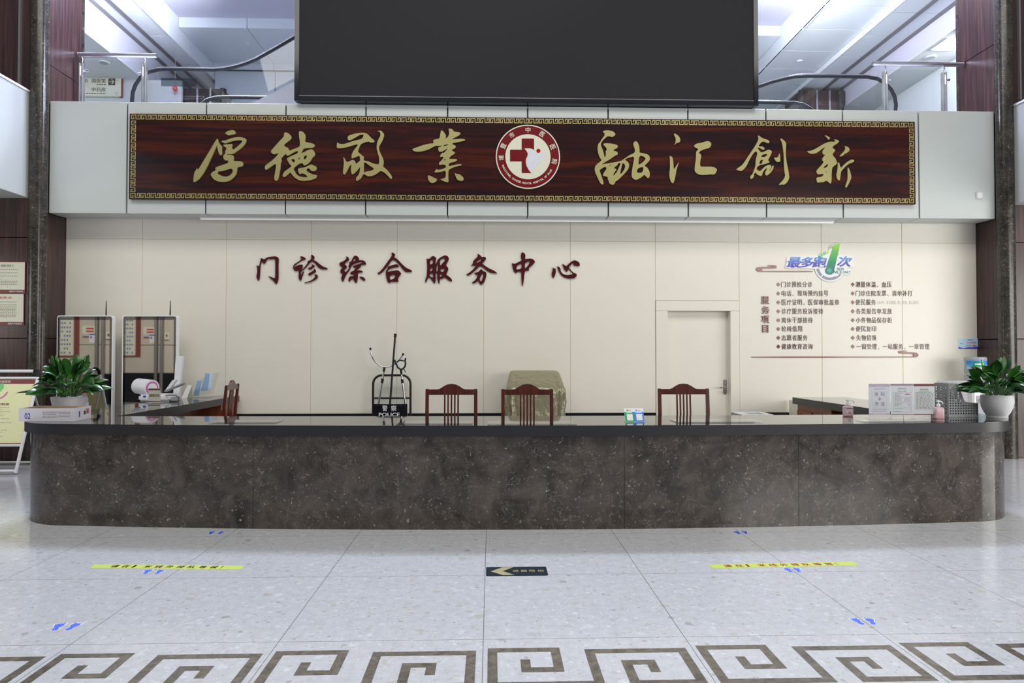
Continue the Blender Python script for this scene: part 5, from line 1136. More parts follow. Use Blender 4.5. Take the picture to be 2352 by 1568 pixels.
# ---------------------------------------------------------------- cardboard tray at the left corner
a, b, c = onZ(42.5, 968, ZC), onZ(172.5, 967.5, ZC), onZ(209, 960.5, ZC)
u = (b-a); u.z = 0; ul = u.length; U = u.normalized(); Vd = (c-b); Vd.z = 0; vl = Vd.length; Vd = Vd.normalized()
h = .112; zb_ = ZC+.001
ct = thing('cardboard_tray', 'shallow white printed cardboard tray on the left corner of the worktop', 'box', (a.x, a.y, ZC))
def cpt(s, t_, z): p = a + U*s + Vd*t_; return (p.x, p.y, z)
def wall4(s0, s1, t0, t1, z0, z1): return [cpt(s0,t0,z0),cpt(s1,t0,z0),cpt(s1,t1,z0),cpt(s0,t1,z0),cpt(s0,t0,z1),cpt(s1,t0,z1),cpt(s1,t1,z1),cpt(s0,t1,z1)]
w_ = .005
mb = MB().hexa(wall4(0,ul,0,vl,zb_,zb_+.004)).hexa(wall4(0,ul,0,w_,zb_+.004,zb_+h)).hexa(wall4(0,ul,vl-w_,vl,zb_+.004,zb_+h)).hexa(wall4(0,w_,w_,vl-w_,zb_+.004,zb_+h)).hexa(wall4(ul-w_,ul,w_,vl-w_,zb_+.004,zb_+h))
mb.build('tray_body', M['carton_white'], ct)
k = .0012
mb = MB().hexa(wall4(w_+k,ul-w_-k,w_+k,vl-w_-k,zb_+.005,zb_+.007)).hexa(wall4(w_+k,w_+2*k,w_+k,vl-w_-k,zb_+.008,zb_+h-.002)).hexa(wall4(w_+k,ul-w_-k,vl-w_-2*k,vl-w_-k,zb_+.008,zb_+h-.002)).hexa(wall4(0,ul,vl-w_,vl,zb_+h+.0002,zb_+h+.001))
mb.build('inner_lining', M['kraft'], ct)
Uw, o = U, a.copy(); o.z = zb_
def up_(d): return d
flipped = lambda d: ([(-p[0], -p[1], p[2]) for p in d[0]], d[1])
mb = MB(); mb.flat(fit((text('02', bold=.005)), .050, .022, .098, .072), o, U, UZ, .0008)
mb.build('number_print', M['deep_blue'], ct)
mb = MB(); lines(mb, o, U, UZ, .20, .32, [.075, .062, .038], .007, .0005, 5, .018, .006); lines(mb, o, U, UZ, .33, .43, [.075, .066, .042], .004, .0005, 6, .03, .002)
for y in (.05, .085): mb.rect(o, U, UZ, .20, .43, y, y+.001, .0004, .0005)
mb.build('small_print', M['text_grey'], ct)
mb = MB(); oc = b.copy(); oc.z = zb_
mb.rect(oc, Vd, UZ, vl*.52, vl*.66, .045, .078, .0004, .0005).rect(oc, Vd, UZ, vl*.70, vl*.78, .05, .08, .0004, .0005)
mb.build('side_print', M['text_dark'], ct)
MB().rect(oc, Vd, UZ, vl*.66, vl*.86, .082, .094, .0004, .0005).rect(oc, Vd, UZ, vl*.80, vl*.88, .05, .08, .0004, .0005).build('red_side_print', M['pink'], ct)
MB().rect(oc, Vd, UZ, vl*.22, vl*.30, .03, .08, .0004, .0005).build('blue_side_print', M['deep_blue'], ct)
# drink bottle and paper stack behind it
q = onY(194, 930, 6.64)
bo = thing('drink_bottle', 'small clear drink bottle with red label beside the left pot', 'bottle', (q.x, q.y, ZC))
MB().lathe([(.026,0),(.033,.006),(.033,.11),(.031,.13),(.030,.15),(.024,.175),(.013,.198),(.012,.206)], (q.x, q.y, ZC), 24).build('bottle_body', M['gel'], bo, smooth=S30)
MB().lathe([(.0336,.020),(.0336,.075)], (q.x, q.y, ZC), 24, cap=False).build('label', M['pink'], bo, smooth=S30)
MB().lathe([(.0336,.0755),(.0336,.115)], (q.x, q.y, ZC), 24, cap=False).build('upper_label', M['paper'], bo, smooth=S30)
MB().lathe([(.014,.2065),(.015,.208),(.015,.224),(.013,.226)], (q.x, q.y, ZC), 18).build('cap', M['text_red'], bo, smooth=S30)
q2 = Vector((-3.715, 6.28, ZC))
pp = thing('paper_pad', 'small white paper box between the left pot and the bottle', 'paper', (q2.x, 6.28, ZC))
MB().box(q2.x-.035, q2.x+.045, 6.265, 6.31, ZC+.0005, ZC+.10).build('sheets', M['paper'], pp)
MB().box(q2.x-.035, q2.x+.045, 6.265, 6.31, ZC+.1002, ZC+.101).build('top_sheet', M['white_plastic'], pp)

# ---------------------------------------------------------------- standing touch screens by the wall
def kiosk(label, px0, px1, rz):
    Y = 9.25; a_, b_ = onY(px0, 724, Y), onY(px1, 724, Y); w = b_.x-a_.x; H = a_.z; cx_ = (a_.x+b_.x)/2
    t = thing('display_kiosk', label, 'kiosk', (cx_, Y, 0), rz, 'standing touch screens by the left wall')
    loc = Vector((cx_, Y, 0))
    def rr_(x0, x1, z0, z1, r, n=6):
        out = []
        for (cx2, cz2, a0) in ((x1-r, z0+r, -PI/2), (x1-r, z1-r, 0), (x0+r, z1-r, PI/2), (x0+r, z0+r, PI)):
            out += [(cx2+r*math.cos(a0+PI/2*k/n), cz2+r*math.sin(a0+PI/2*k/n)) for k in range(n+1)]
        return out
    mb = MB().flat(shape([rr_(-w/2, w/2, .06, H, .035)], .03), loc + Vector((0, .030, 0)), UX, UZ)
    mb.build('housing', M['white_metal'], t, bev=.003)
    MB().flat(shape([rr_(-w/2+.014, w/2-.014, .075, H-.014, .025), [(-w/2+.045, .5), (w/2-.045, .5), (w/2-.045, H-.06), (-w/2+.045, H-.06)]], .0005), loc, UX, UZ, .0008).build('bezel', M['kiosk_bezel'], t)
    MB().flat(([(-w/2+.0445, .4995, 0), (w/2-.0445, .4995, 0), (w/2-.0445, H-.0595, 0), (-w/2+.0445, H-.0595, 0)], [(0,1,2,3)]), loc, UX, UZ, .0006).build('screen', M['mirror_screen'], t)
    MB().box(cx_-w*.42, cx_+w*.42, Y-.12, Y+.17, 0, .055).build('base', M['white_metal'], t, bev=.008)
    ax = cx_ + w*.335
    MB().tube([(ax, Y+.05, H-.02), (ax, Y+.05, H+.05), (ax, Y+.05, H+.20)], [.0095, .0085, .0045], 10).build('antenna', M['black_metal'], t, smooth=S30)
kiosk('tall standing touch screen mirroring a notice board, left one behind the left plant', 131, 260, 0)
kiosk('tall standing touch screen behind the white blood pressure monitor', 279, 409, math.radians(-3.5))
# what they mirror: board and notices on the side-hall wall
nb = thing('notice_board', 'framed notice board with rows of small blue pictures in the side hall', 'notice board', (kx(150), WY, 1.4))
x0, x1 = kx(112), kx(185); z0, z1 = 1.37, 2.75
MB().box(x0, x1, WY+.001, WY+.04, z0, z1).build('board_panel', M['notice'], nb)
mb = MB(); 
for A in ((x0-.04, x0-.001, z0-.04, z1+.04), (x1+.001, x1+.13, z0-.04, z1+.04), (x0, x1, z0-.04, z0-.001), (x0, x1, z1+.001, z1+.04)): mb.box(A[0], A[1], WY+.001, WY+.05, A[2], A[3])
mb.build('board_frame', M['poster_red'], nb)
mb = MB(); rr = random.Random(9)
for r_i in range(11):
    for c_i in range(11):
        if rr.random() < .72:
            x = x0+.05+c_i*(x1-x0-.1)/11; z = z1-.10-r_i*.118; mb.box(x, x+.036, WY+.0405, WY+.042, z-.045, z)
mb.build('pictures', M['deep_blue'], nb)
def wallsheet(name, label, x0, x1, z0, z1, mat, pm, rows):
    t = thing(name, label, 'notice', ((x0+x1)/2, WY, z0))
    MB().box(x0, x1, WY+.001, WY+.01, z0, z1).build('sheet', M[mat], t)
    mb = MB()
    for a_, b_, c_, d_ in rows: mb.box(x0+(x1-x0)*a_, x0+(x1-x0)*b_, WY+.0105, WY+.012, z0+(z1-z0)*c_, z0+(z1-z0)*d_)
    mb.build('print', M[pm], t)
wallsheet('side_hall_notice', 'green and red notice on the beige side-hall tiles', kx(202), kx(231), 1.98, 2.20, 'notice', 'text_red', [(.3,.9,.55,.75),(.3,.9,.2,.4)])
wallsheet('side_hall_notice', 'blue and orange strip notice on the side-hall tiles', kx(203), kx(217), 1.83, 1.91, 'orange', 'deep_blue', [(0,1,.5,1)])
wallsheet('side_hall_notice', 'white sheet with blue heading on the side-hall tiles', kx(218), kx(230), 1.73, 1.97, 'paper', 'deep_blue', [(0,1,.88,1),(.2,.5,.5,.75)])
wallsheet('side_hall_notice', 'cream no-smoking style card between the dark pipes of the side hall', kx(255), kx(266), 1.80, 2.03, 'notice', 'poster_red', [(0,1,0,.14),(.3,.7,.45,.8)])
for i, p in enumerate((236, 250)):
    pi_ = thing('wall_pipe', 'dark upright pipe on the side-hall wall, %s of two' % ('nearer the notices' if i == 0 else 'farther from the notices'), 'pipe', (kx(p), WY+.05, 0))
    MB().tube([(kx(p), WY+.05, 0), (kx(p), WY+.05, 3.3)], .045, 14).build('pipe', M['groove'], pi_, smooth=S30)
    MB().tube([(kx(p), WY+.05, 2.5), (kx(p), WY+.05, 2.55)], .055, 14).build('clamp', M['steel'], pi_, smooth=S30)

# ---------------------------------------------------------------- on the left side top
Yb = 8.40
def B(px, py, Y=Yb): return onY(px, py, Y)
bp = thing('blood_pressure_monitor', 'white arm-in blood pressure monitor with grey armrest on the left worktop', 'medical device', (B(355, 920).x, Yb, ZC))
a_, b_ = B(318, 919.5), B(400, 905)
z0 = ZC+.001
mb = MB().box(B(318.5,910).x, B(391,910).x, Yb-.02, Yb+.30, z0, z0+.085); mb.build('base', M['white_plastic'], bp, bev=.022, seg=4)
MB().box(B(331,910).x, B(337,910).x, Yb-.0235, Yb-.0205, z0+.050, z0+.072).build('logo_badge', M['deep_blue'], bp)
p0 = B(326, 885) + Vector((0,.12,0)); p1 = B(355, 891, Yb-.06) 
ax = Vector((.24, -.13, -.02)); c0 = B(316, 886, Yb+.18); c1 = c0 + ax
MB().tube([c0, c0+ax*.06, c0+ax*.94, c1], [.082,.095,.100,.098], 36).build('cuff_drum', M['white_plastic'], bp, smooth=S30)
MB().tube([c1+ax*.004, c1+ax*.012], .080, 32).build('cuff_face', M['magenta'], bp, smooth=S30)
MB().tube([c1+ax*.0125, c1+ax*.02], .060, 32).build('cuff_opening', M['paper'], bp, smooth=S30)
d = c0+ax*.5
mb = MB(); q0 = B(380,897,Yb+.0); q1 = B(419,878.5,Yb+.05)
dx_ = q1-q0
mb.hexa([q0+Vector((-.02,0,-.02)), q1+Vector((0,0,-.02)), q1+Vector((0,.10,-.02)), q0+Vector((-.02,.10,-.02)), q0+Vector((-.02,0,0)), q1, q1+Vector((0,.10,0)), q0+Vector((-.02,.10,0))])
mb.build('armrest', M['grey_plastic'], bp, bev=.006)
mb = MB(); q0 = B(378,897,Yb+.14); q1 = B(396,872,Yb+.14)
mb.hexa([q0, q0+Vector((.05,0,0)), q0+Vector((.05,.05,0)), q0+Vector((0,.05,0)), q1, q1+Vector((.05,0,0)), q1+Vector((.05,.05,0)), q1+Vector((0,.05,0))])
mb.build('arm_support', M['white_plastic'], bp, bev=.006)
MB().box(B(388,912).x, B(402,912).x, Yb+.02, Yb+.16, z0, z0+.05).build('power_base', M['grey_plastic'], bp, bev=.006)
MB().tube([B(380,908,Yb-.03), B(392,907,Yb-.05), B(404,908,Yb-.05), B(411,913,Yb-.06), (B(409,918,Yb-.08).x, Yb-.08, ZC+.008), (B(392,920,Yb-.1).x, Yb-.1, ZC+.008)], .005, 8).build('cable', M['rubber'], bp, smooth=S30)
# tall white router-like tower
Yt = 8.72; a_, b_ = onY(397, 905, Yt), onY(411, 905, Yt)
tw_ = thing('white_tower', 'tall slim white upright panel behind the blood pressure monitor', 'device', ((a_.x+b_.x)/2, Yt, ZC))
zt_ = onY(405, 818, Yt).z
mb = MB().hexa([(a_.x,Yt,ZC+.06),(b_.x,Yt,ZC+.06),(b_.x,Yt+.06,ZC+.06),(a_.x,Yt+.06,ZC+.06),(a_.x+.02,Yt+.02,zt_),(b_.x+.035,Yt+.02,zt_),(b_.x+.035,Yt+.07,zt_),(a_.x+.02,Yt+.07,zt_)])
mb.build('panel', M['white_plastic'], tw_, bev=.006)
MB().box(a_.x+.006, b_.x-.01, Yt-.02, Yt+.09, ZC+.0005, ZC+.0595).build('foot', M['white_plastic'], tw_, bev=.004)
# card stand
Yc = 8.08; x0, z0, x1, z1 = wallbox(340.5, 891.5, 368.5, 923, Yc); z0 = ZC+.012
cs = thing('card_stand', 'small cream desk card on a clear stand before the blood pressure monitor', 'sign stand', ((x0+x1)/2, Yc, ZC))
MB().box(x0, x1, Yc, Yc+.004, z0, z1).build('card', M['notice'], cs)
MB().box(x0-.006, x1+.006, Yc-.004, Yc-.001, z0-.002, z1+.006).build('acrylic_front', M['acrylic'], cs)
MB().box(x0-.03, x1+.04, Yc-.03, Yc+.05, ZC+.0005, ZC+.009).build('stand_base', M['acrylic'], cs)
mb = MB(); h = z1-z0; MB().box(x0, x1, Yc-.0008, Yc-.0002, z1-h*.14, z1-h*.02).box(x0, x1, Yc-.0008, Yc-.0002, z0+h*.03, z0+h*.09).build('red_band', M['poster_red'], cs)
mb.flat(fit(text('健康教育咨询', bold=.02), x0+.012, z0+h*.38, x1-.012, z0+h*.60), (0, Yc, 0), UX, UZ, .0006).build('lettering', M['poster_red'], cs)
# leaflet holders by the wall
Yl = 9.10
def lf(px, py): return onY(px, py, Yl)
lh = thing('leaflet_holder', 'clear leaflet holder with light blue leaflets at the back of the left worktop', 'leaflet holder', (lf(470, 905).x, Yl, ZC))
def slab(pts, t_, mat, name, par, Y=Yl, dy=0.0, lean=0.0):
    P0 = [onY(x, y, Y) for x, y in pts]; zl_ = min(p.z for p in P0)
    P0 = [p + Vector((0, dy + (p.z-zl_)*lean, 0)) for p in P0]; P1 = [p + Vector((0, t_, 0)) for p in P0]
    n_ = len(pts); m = MB().add(P0+P1, [tuple(range(n_)), tuple(range(2*n_-1, n_-1, -1))] + [(i, (i+1) % n_, n_+(i+1) % n_, n_+i) for i in range(n_)])
    return m.build(name, mat, par)
slab([(444,909),(456,909),(463,874),(453,874)], .004, M['leaflet_blue'], 'leaflet', lh)
slab([(459,898),(475,897),(479,858),(470,857)], .004, M['leaflet_blue'], 'leaflet', lh, dy=.03)
slab([(476,895),(483,893),(488,857),(480,858)], .004, M['pale_blue'], 'leaflet', lh, dy=.03)
slab([(443,910),(485,904),(500,853),(454,871)], .003, M['acrylic'], 'holder_back', lh, dy=.06)
slab([(443,910),(482,905),(486,890),(447,893)], .003, M['acrylic'], 'holder_pocket', lh, dy=-.02)
z_ = ZC+.0005; MB().box(lf(443,905).x, lf(484,905).x, Yl-.05, Yl+.09, z_, z_+.006).build('holder_base', M['acrylic'], lh)
tc_ = thing('tent_card', 'small white tent card left of the leaflet holder', 'card', (lf(438, 905).x, Yl-.05, ZC))
mb = MB(); x0, x1 = lf(426,905).x, lf(438,905).x; zt_ = lf(440, 884).z
mb.hexa([(x0,Yl-.12,ZC+.0005),(x0+.07,Yl-.12,ZC+.0005),(x0+.07,Yl-.117,ZC+.0005),(x0,Yl-.117,ZC+.0005),(x0+.05,Yl-.06,zt_),(x0+.11,Yl-.06,zt_),(x0+.11,Yl-.057,zt_),(x0+.05,Yl-.057,zt_)])
mb.build('front_leaf', M['paper'], tc_)
MB().hexa([(x0+.03,Yl-.0,ZC+.0005),(x0+.09,Yl-.0,ZC+.0005),(x0+.09,Yl+.003,ZC+.0005),(x0+.03,Yl+.003,ZC+.0005),(x0+.05,Yl-.056,zt_),(x0+.11,Yl-.056,zt_),(x0+.11,Yl-.053,zt_),(x0+.05,Yl-.053,zt_)]).build('back_leaf', M['notice'], tc_)

# ---------------------------------------------------------------- payment sign (the codes themselves left blank)
B0, B1 = onZ(1437, 969.3, ZC), onZ(1480.5, 968.5, ZC); B0.z = B1.z = ZC+.002
T0, T1 = onY(1432.8, 937.5, B0.y+.05), onY(1476.5, 937, B1.y+.05)
qs = thing('payment_sign', 'small leaning payment sign in green and blue on the worktop', 'sign stand', (B0.x+.08, B0.y, ZC))
e1 = B1-B0; e2 = T0-B0; nrm = e1.cross(e2).normalized()
def qd(u0, u1, v0, v1, d0, d1):
    P_ = lambda u_, v_, d_: B0 + e1*u_ + e2*v_ + (T1-T0-e1)*(u_*v_) + nrm*d_
    return [P_(u0,v0,d0),P_(u1,v0,d0),P_(u1,v0,d1),P_(u0,v0,d1),P_(u0,v1,d0),P_(u1,v1,d0),P_(u1,v1,d1),P_(u0,v1,d1)]
MB().hexa(qd(0,1,0,1,-.004,0)).build('plate', M['white_plastic'], qs)
MB().hexa(qd(.005,.49,.02,.73,.0003,.0009)).build('green_panel', M['green'], qs)
MB().hexa(qd(.49,.995,.02,.73,.0003,.0009)).build('blue_panel', M['blue'], qs)
for u in (.10, .60):
    MB().hexa(qd(u,u+.31,.10,.57,.001,.0015)).build('blank_square', M['paper'], qs)
    MB().hexa(qd(u,u+.31,.64,.69,.001,.0015)).build('heading_bar', M['paper'], qs)
def disc_on(u, v, r, mat, name):
    P_ = B0 + e1*u + e2*v + (T1-T0-e1)*(u*v); A1 = e1.normalized(); A2 = e2.normalized()
    MB().flat(shape([circle(0,0,r,20)], .0003), P_, A1, A2, .001).build(name, M[mat], qs)
disc_on(.16, .85, .0075, 'green', 'green_mark')
mb = MB().hexa(qd(.605,.675,.80,.90,.0004,.001)); mb.build('blue_mark', M['blue'], qs)
mb = MB()
for u0 in (.22, .72):
    for k in range(4): mb.hexa(qd(u0+k*.038, u0+k*.038+.028, .82, .88, .0004, .0009))
mb.build('small_print', M['text_grey'], qs)
MB().hexa(qd(.0,1.0,-.005,.0,.0,.02)).build('foot', M['acrylic'], qs) if False else None
MB().add([B0+Vector((0,0,-.0015)), B1+Vector((0,0,-.0015)), B1+Vector((0,.10,-.0015)), B0+Vector((0,.10,-.0015)), B0+Vector((0,0,.0008)), B1+Vector((0,0,.0008)), B1+Vector((0,.10,.0008)), B0+Vector((0,.10,.0008))], [(0,3,2,1),(4,5,6,7),(0,1,5,4),(1,2,6,5),(2,3,7,6),(3,0,4,7)]).build('foot', M['acrylic'], qs)

# ---------------------------------------------------------------- hand sanitisers
def sanitiser(label, px, pybase, H, level, spout, lab):
    q = onZ(px, pybase, ZC); q.y += .038
    t = thing('hand_sanitiser', label, 'bottle', (q.x, q.y, ZC), 0, 'pump bottles on the worktop')
    c = (q.x, q.y, ZC); r = .041; hb = H*.62
    def sq(pr): # rounded-square bottle
        m = MB(); n_ = 32; vs = []; 
        for rr_, z in pr:
            for k in range(n_):
                a = 2*PI*k/n_; cc, s = math.cos(a), math.sin(a); e = .45
                vs.append((c[0]+rr_*math.copysign(abs(cc)**e, cc), c[1]+rr_*.8*math.copysign(abs(s)**e, s), ZC+z))
        n = len(pr); m.add(vs, [(i*n_+k, i*n_+(k+1) % n_, (i+1)*n_+(k+1) % n_, (i+1)*n_+k) for i in range(n-1) for k in range(n_)] + [tuple(range(n_-1,-1,-1)), tuple((n-1)*n_+k for k in range(n_))])
        return m
    sq([(r*.9,.001),(r,.006),(r,hb-.012),(r*.85,hb-.003),(.013,hb),(.0125,hb+.006)]).build('bottle_body', M['gel'], t, smooth=S30)
    sq([(r*.86,.004),(r*.95,.008),(r*.95,level)]).build('liquid', M['gel_red'], t, smooth=S30)
    MB().lathe([(.0165,hb+.0065),(.0165,hb+.024),(.012,hb+.026),(.012,hb+.030)], c, 20).build('collar', M['white_plastic'], t, smooth=S30)
    zt_ = H-.006
    pm = MB().tube([(c[0],c[1],ZC+hb+.031),(c[0],c[1],ZC+zt_-.01)], .005, 10).box(c[0]-.014, c[0]+.012, c[1]-.010, c[1]+.010, ZC+zt_-.012, ZC+zt_+.002).build('pump', M['white_plastic'], t, smooth=S30)
    MB().tube([(c[0]+.012,c[1],ZC+zt_-.006),(c[0]+spout*.8,c[1],ZC+zt_-.009),(c[0]+spout,c[1],ZC+zt_-.016),(c[0]+spout+.005,c[1],ZC+zt_-.032)], .0045, 10).build('spout', M['white_plastic'], pm, smooth=S30)
    if lab:
        mb = MB(); lines(mb, (c[0], c[1]-r*.8-.0008, ZC), UX, UZ, -.03, .03, [.078,.072], .004, .0002, 3, .012, .002); lines(mb, (c[0], c[1]-r*.8-.0008, ZC), UX, UZ, -.010, .010, [.042,.030], .005, .0002, 4, .008, .002)
        mb.build('label_print', M['text_dark'], t)
sanitiser('pump bottle almost empty of red liquid, left of the sign stands', 1952.5, 956.5, .158, .016, .058, True)
sanitiser('pump bottle half full of red liquid before the grey file holder', 2162, 962.5, .168, .072, .036, False)

# ---------------------------------------------------------------- three acrylic sign stands
Yg = 5.95
def zc13(x, y): return (1985 + x/13.44, 870 + y/13.44)
def stand(label, px0, px1, n):
    x0, _, x1, z1 = wallbox(px0, 881, px1, 957, Yg); z0 = ZC+.035
    t = thing('sign_stand', label, 'sign stand', ((x0+x1)/2, Yg, ZC), 0, 'clear sign stands on the worktop')
    MB().box(x0+.002, x1-.002, Yg, Yg+.003, z0, z1-.002).build('insert', M['paper'], t)
    MB().box(x0, x1, Yg-.004, Yg-.001, z0-.004, z1).build('acrylic_front', M['acrylic'], t)
    MB().box(x0, x1, Yg-.03, Yg+.05, ZC+.0005, ZC+.012).box(x0, x1, Yg-.006, Yg+.008, ZC+.0121, z0-.0045).build('acrylic_base', M['acrylic'], t)
    w, h = x1-x0, z1-z0; Z = lambda f: z0+h*f; X = lambda f: x0+w*f; o = (0, Yg-.0004, 0)
    if n == 0:
        MB().rect(o, UX, UZ, X(0), X(1), Z(.905), Z(1), .0003).rect(o, UX, UZ, X(0), X(1), Z(0), Z(.055), .0003).build('lilac_band', M['lilac'], t)
        mb = MB(); mb.flat(fit(text('诸暨市中医医院'), X(.36), Z(.935), X(.70), Z(.97)), o, UX, UZ, .0006); lines(mb, o, UX, UZ, X(.18), X(.82), [Z(.028)], .006, .0005, 2, .012, .003); mb.build('band_lettering', M['text_white'], t)
        mb = MB()
        for s_, a_, b_ in (('亮',.27,.45),('码',.56,.74)): mb.flat(fit(text(s_), X(a_), Z(.60), X(b_), Z(.73)), o, UX, UZ, .0006)
        for s_, a_, b_ in (('测',.27,.45),('温',.56,.74)): mb.flat(fit(text(s_), X(a_), Z(.30), X(b_), Z(.425)), o, UX, UZ, .0006)
        mb.rect(o, UX, UZ, X(.43), X(.59), Z(.505), Z(.53), .0003, .0004).rect(o, UX, UZ, X(.492), X(.528), Z(.468), Z(.567), .0003, .0008)
        mb.build('lettering', M['mauve'], t)
        mb = MB(); lines(mb, o, UX, UZ, X(.24), X(.77), [Z(.835)], .010, .0004, 3, .011, .003); lines(mb, o, UX, UZ, X(.18), X(.82), [Z(.19), Z(.125)], .010, .0004, 4, .012, .006)
        for a_, b_, c_, d_ in ((.16,.84,.262,.266),(.16,.84,.765,.769),(.16,.165,.266,.765),(.835,.84,.266,.765)): mb.rect(o, UX, UZ, X(a_), X(b_), Z(c_), Z(d_), .0003, .0004)
        mb.build('small_print', M['lilac'], t)
    else:
        MB().rect(o, UX, UZ, X(0), X(1), Z(.94 if n == 1 else .92), Z(1), .0003).rect(o, UX, UZ, X(0), X(1), Z(0), Z(.03), .0003).build('maroon_band', M['mauve'] if n == 1 else M['poster_red'], t)
        mb = MB(); mm = MB()
        if n == 1:
            lines(mb, o, UX, UZ, X(.34), X(.68), [Z(.845), Z(.765)], .007, .0004, 6, .012, .004)
            for yy in (.70,.66,.63,.60,.53,.50,.46,.37,.33,.31,.20,.12): lines(mb, o, UX, UZ, X(.18), X(.56), [Z(yy)], .003, .0004, int(yy*100), .02, .004, .5)
            for c_, d_ in ((.575,.72),(.42,.56),(.25,.40),(.10,.22)):
                for A in ((.12,.90,c_,c_+.003),(.12,.90,d_,d_+.003),(.12,.124,c_,d_),(.896,.90,c_,d_)): mb.rect(o, UX, UZ, X(A[0]), X(A[1]), Z(A[2]), Z(A[3]), .0003, .0004)
            mm.rect(o, UX, UZ, X(.64), X(.84), Z(.65), Z(.68), .0003, .0004)
            MB().rect(o, UX, UZ, X(.61), X(.72), Z(.445), Z(.54), .0003, .0004).rect(o, UX, UZ, X(.75), X(.86), Z(.445), Z(.54), .0003, .0004).rect(o, UX, UZ, X(.75), X(.86), Z(.30), Z(.37), .0003, .0004).build('lilac_square', M['lilac'], t)
            mm.build('red_picture', M['pink'], t)
        else:
            mb.flat(fit(text('诸暨市中医医院', bold=.02), X(.30), Z(.80), X(.70), Z(.835)), o, UX, UZ, .0005) if False else lines(mb, o, UX, UZ, X(.30), X(.70), [Z(.82)], .012, .0004, 5, .013, .004)
            lines(mb, o, UX, UZ, X(.26), X(.74), [Z(.765)], .005, .0004, 7, .012, .002)
            for k in range(15): lines(mb, o, UX, UZ, X(.12), X(.90), [Z(.72-.037*k)], .004, .0004, 20+k, .022, .012)
            for k in range(16): mb.rect(o, UX, UZ, X(.08), X(.92), Z(.738-.037*k), Z(.740-.037*k), .0003, .0004)
            for f in (.08,.27,.46,.70,.92): mb.rect(o, UX, UZ, X(f), X(f+.004), Z(.18), Z(.74), .0003, .0008)
        mb.build('small_print', M['text_grey'], t)
stand('clear stand with the big mauve characters and plus sign, leftmost of three', 1995.5, 2044.5, 0)
stand('clear stand with boxed small print and a red picture, middle of three', 2046, 2097.5, 1)
stand('clear stand with a printed table under a maroon heading, rightmost of three', 2099, 2147, 2)

# ---------------------------------------------------------------- grey file holder
C0 = onZ(2179, 957.5, ZC); R0 = onZ(2247, 957, ZC); sx = (R0-C0); sx.z = 0; L_ = sx.length; sx.normalize(); sy = Vector((-sx.y, sx.x, 0))
fh = thing('file_holder', 'grey perforated file holder with three bays beside the right plant', 'file holder', (C0.x, C0.y, ZC))
H_ = .305; prof = [(0,0),(L_,0),(L_,.125),(L_*.60,.130),(L_*.52,.150),(L_*.46,.20),(L_*.38,.265),(L_*.31,H_),(0,H_)]
def inside(x, z): return z < (.115 if x > L_*.50 else H_-.012 if x < L_*.27 else .115+(H_-.125)*(1-(x-L_*.27)/(L_*.23)))
holes = []
nx_ = 11; nz_ = 12
for i in range(nx_):
    for j in range(nz_):
        x, z = .018+i*(L_-.034)/(nx_-1), .030+j*.0235
        if inside(x, z+.012): holes.append(circle(x, z, .0082, 10))
Zc = Vector((0,0,ZC+.0006))
for k in range(4):
    o = Vector((C0.x, C0.y, 0)) + sy*(.062*k) + Zc
    MB().flat(shape([prof]+holes, .0012), o, sx, UZ).build('side_panel', M['file_grey'], fh)
for k in range(3):
    sq_ = []
    for j in range(8):
        for i in range(1): sq_.append([(.016+i*.024, .022+j*.034), (.044, .022+j*.034), (.044, .048+j*.034), (.016, .048+j*.034)])
    o = Vector((C0.x, C0.y, 0)) + sy*(.062*k+.0015) + Zc
    MB().flat(shape([[(0,0),(.059,0),(.059,H_),(0,H_)]]+sq_, .0012), o, sy, UZ).build('spine', M['file_grey'], fh)
    o2 = o + sx*L_
    MB().flat(shape([[(0,0),(.059,0),(.059,.124),(0,.124)]], .0012), o2, sy, UZ).build('front_lip', M['file_grey'], fh)
Yq = 6.62; x0, z0, x1, z1 = wallbox(2153, 874, 2221, 955, Yq); z0 = ZC+.001
hs = []; px_ = (x1-x0)/26
for i in range(25):
    for j in range(22):
        x, z = x0+px_*(i+.9), z1-px_*(j+1.0); 
        if z > z0+.02: hs.append([(x-px_*.27,z-px_*.27),(x+px_*.27,z-px_*.27),(x+px_*.27,z+px_*.27),(x-px_*.27,z+px_*.27)])
pr_ = thing('mesh_rack', 'pale grey mesh file rack standing behind the grey file holder', 'file holder', ((x0+x1)/2, Yq, ZC))
MB().flat(shape([[(x0,z0),(x1,z0),(x1,z1),(x0,z1)]]+hs, .001), (0, Yq, 0), UX, UZ).build('mesh_panel', plain('pale_grey_steel_mesh', (.55,.55,.60), .4), pr_)
MB().box(x0, x1, Yq+.002, Yq+.10, ZC+.0005, ZC+.004).build('base', M['file_grey'], pr_)
for x in (x0, x1-.003): MB().box(x, x+.003, Yq+.002, Yq+.10, ZC+.0045, ZC+.12).build('end_plate', M['file_grey'], pr_)

# ---------------------------------------------------------------- water cooler
qj = onY(2243, 850, 9.22); jx = qj.x
wc = thing('water_cooler', 'white water cooler cabinet behind the right plant', 'water cooler', (jx, 9.24, 0))
MB().box(jx-.15, jx+.15, 9.08, 9.40, 0.0, .93).build('cabinet', M['white_plastic'], wc, bev=.015, seg=3)
MB().lathe([(.11,.931),(.105,.95),(.09,.965)], (jx, 9.24, 0), 28).build('collar', M['white_plastic'], wc, smooth=S30)
MB().box(jx-.11, jx+.11, 9.075, 9.0795, .55, .85).build('tap_panel', M['grey_plastic'], wc)
for sx_ in (-.05, .05): MB().tube([(jx+sx_, 9.074, .80), (jx+sx_, 9.03, .80), (jx+sx_, 9.03, .76)], .012, 10).build('tap', M['grey_plastic'], wc)
MB().box(jx-.11, jx+.11, 8.99, 9.0745, .53, .549).build('drip_tray', M['grey_plastic'], wc)
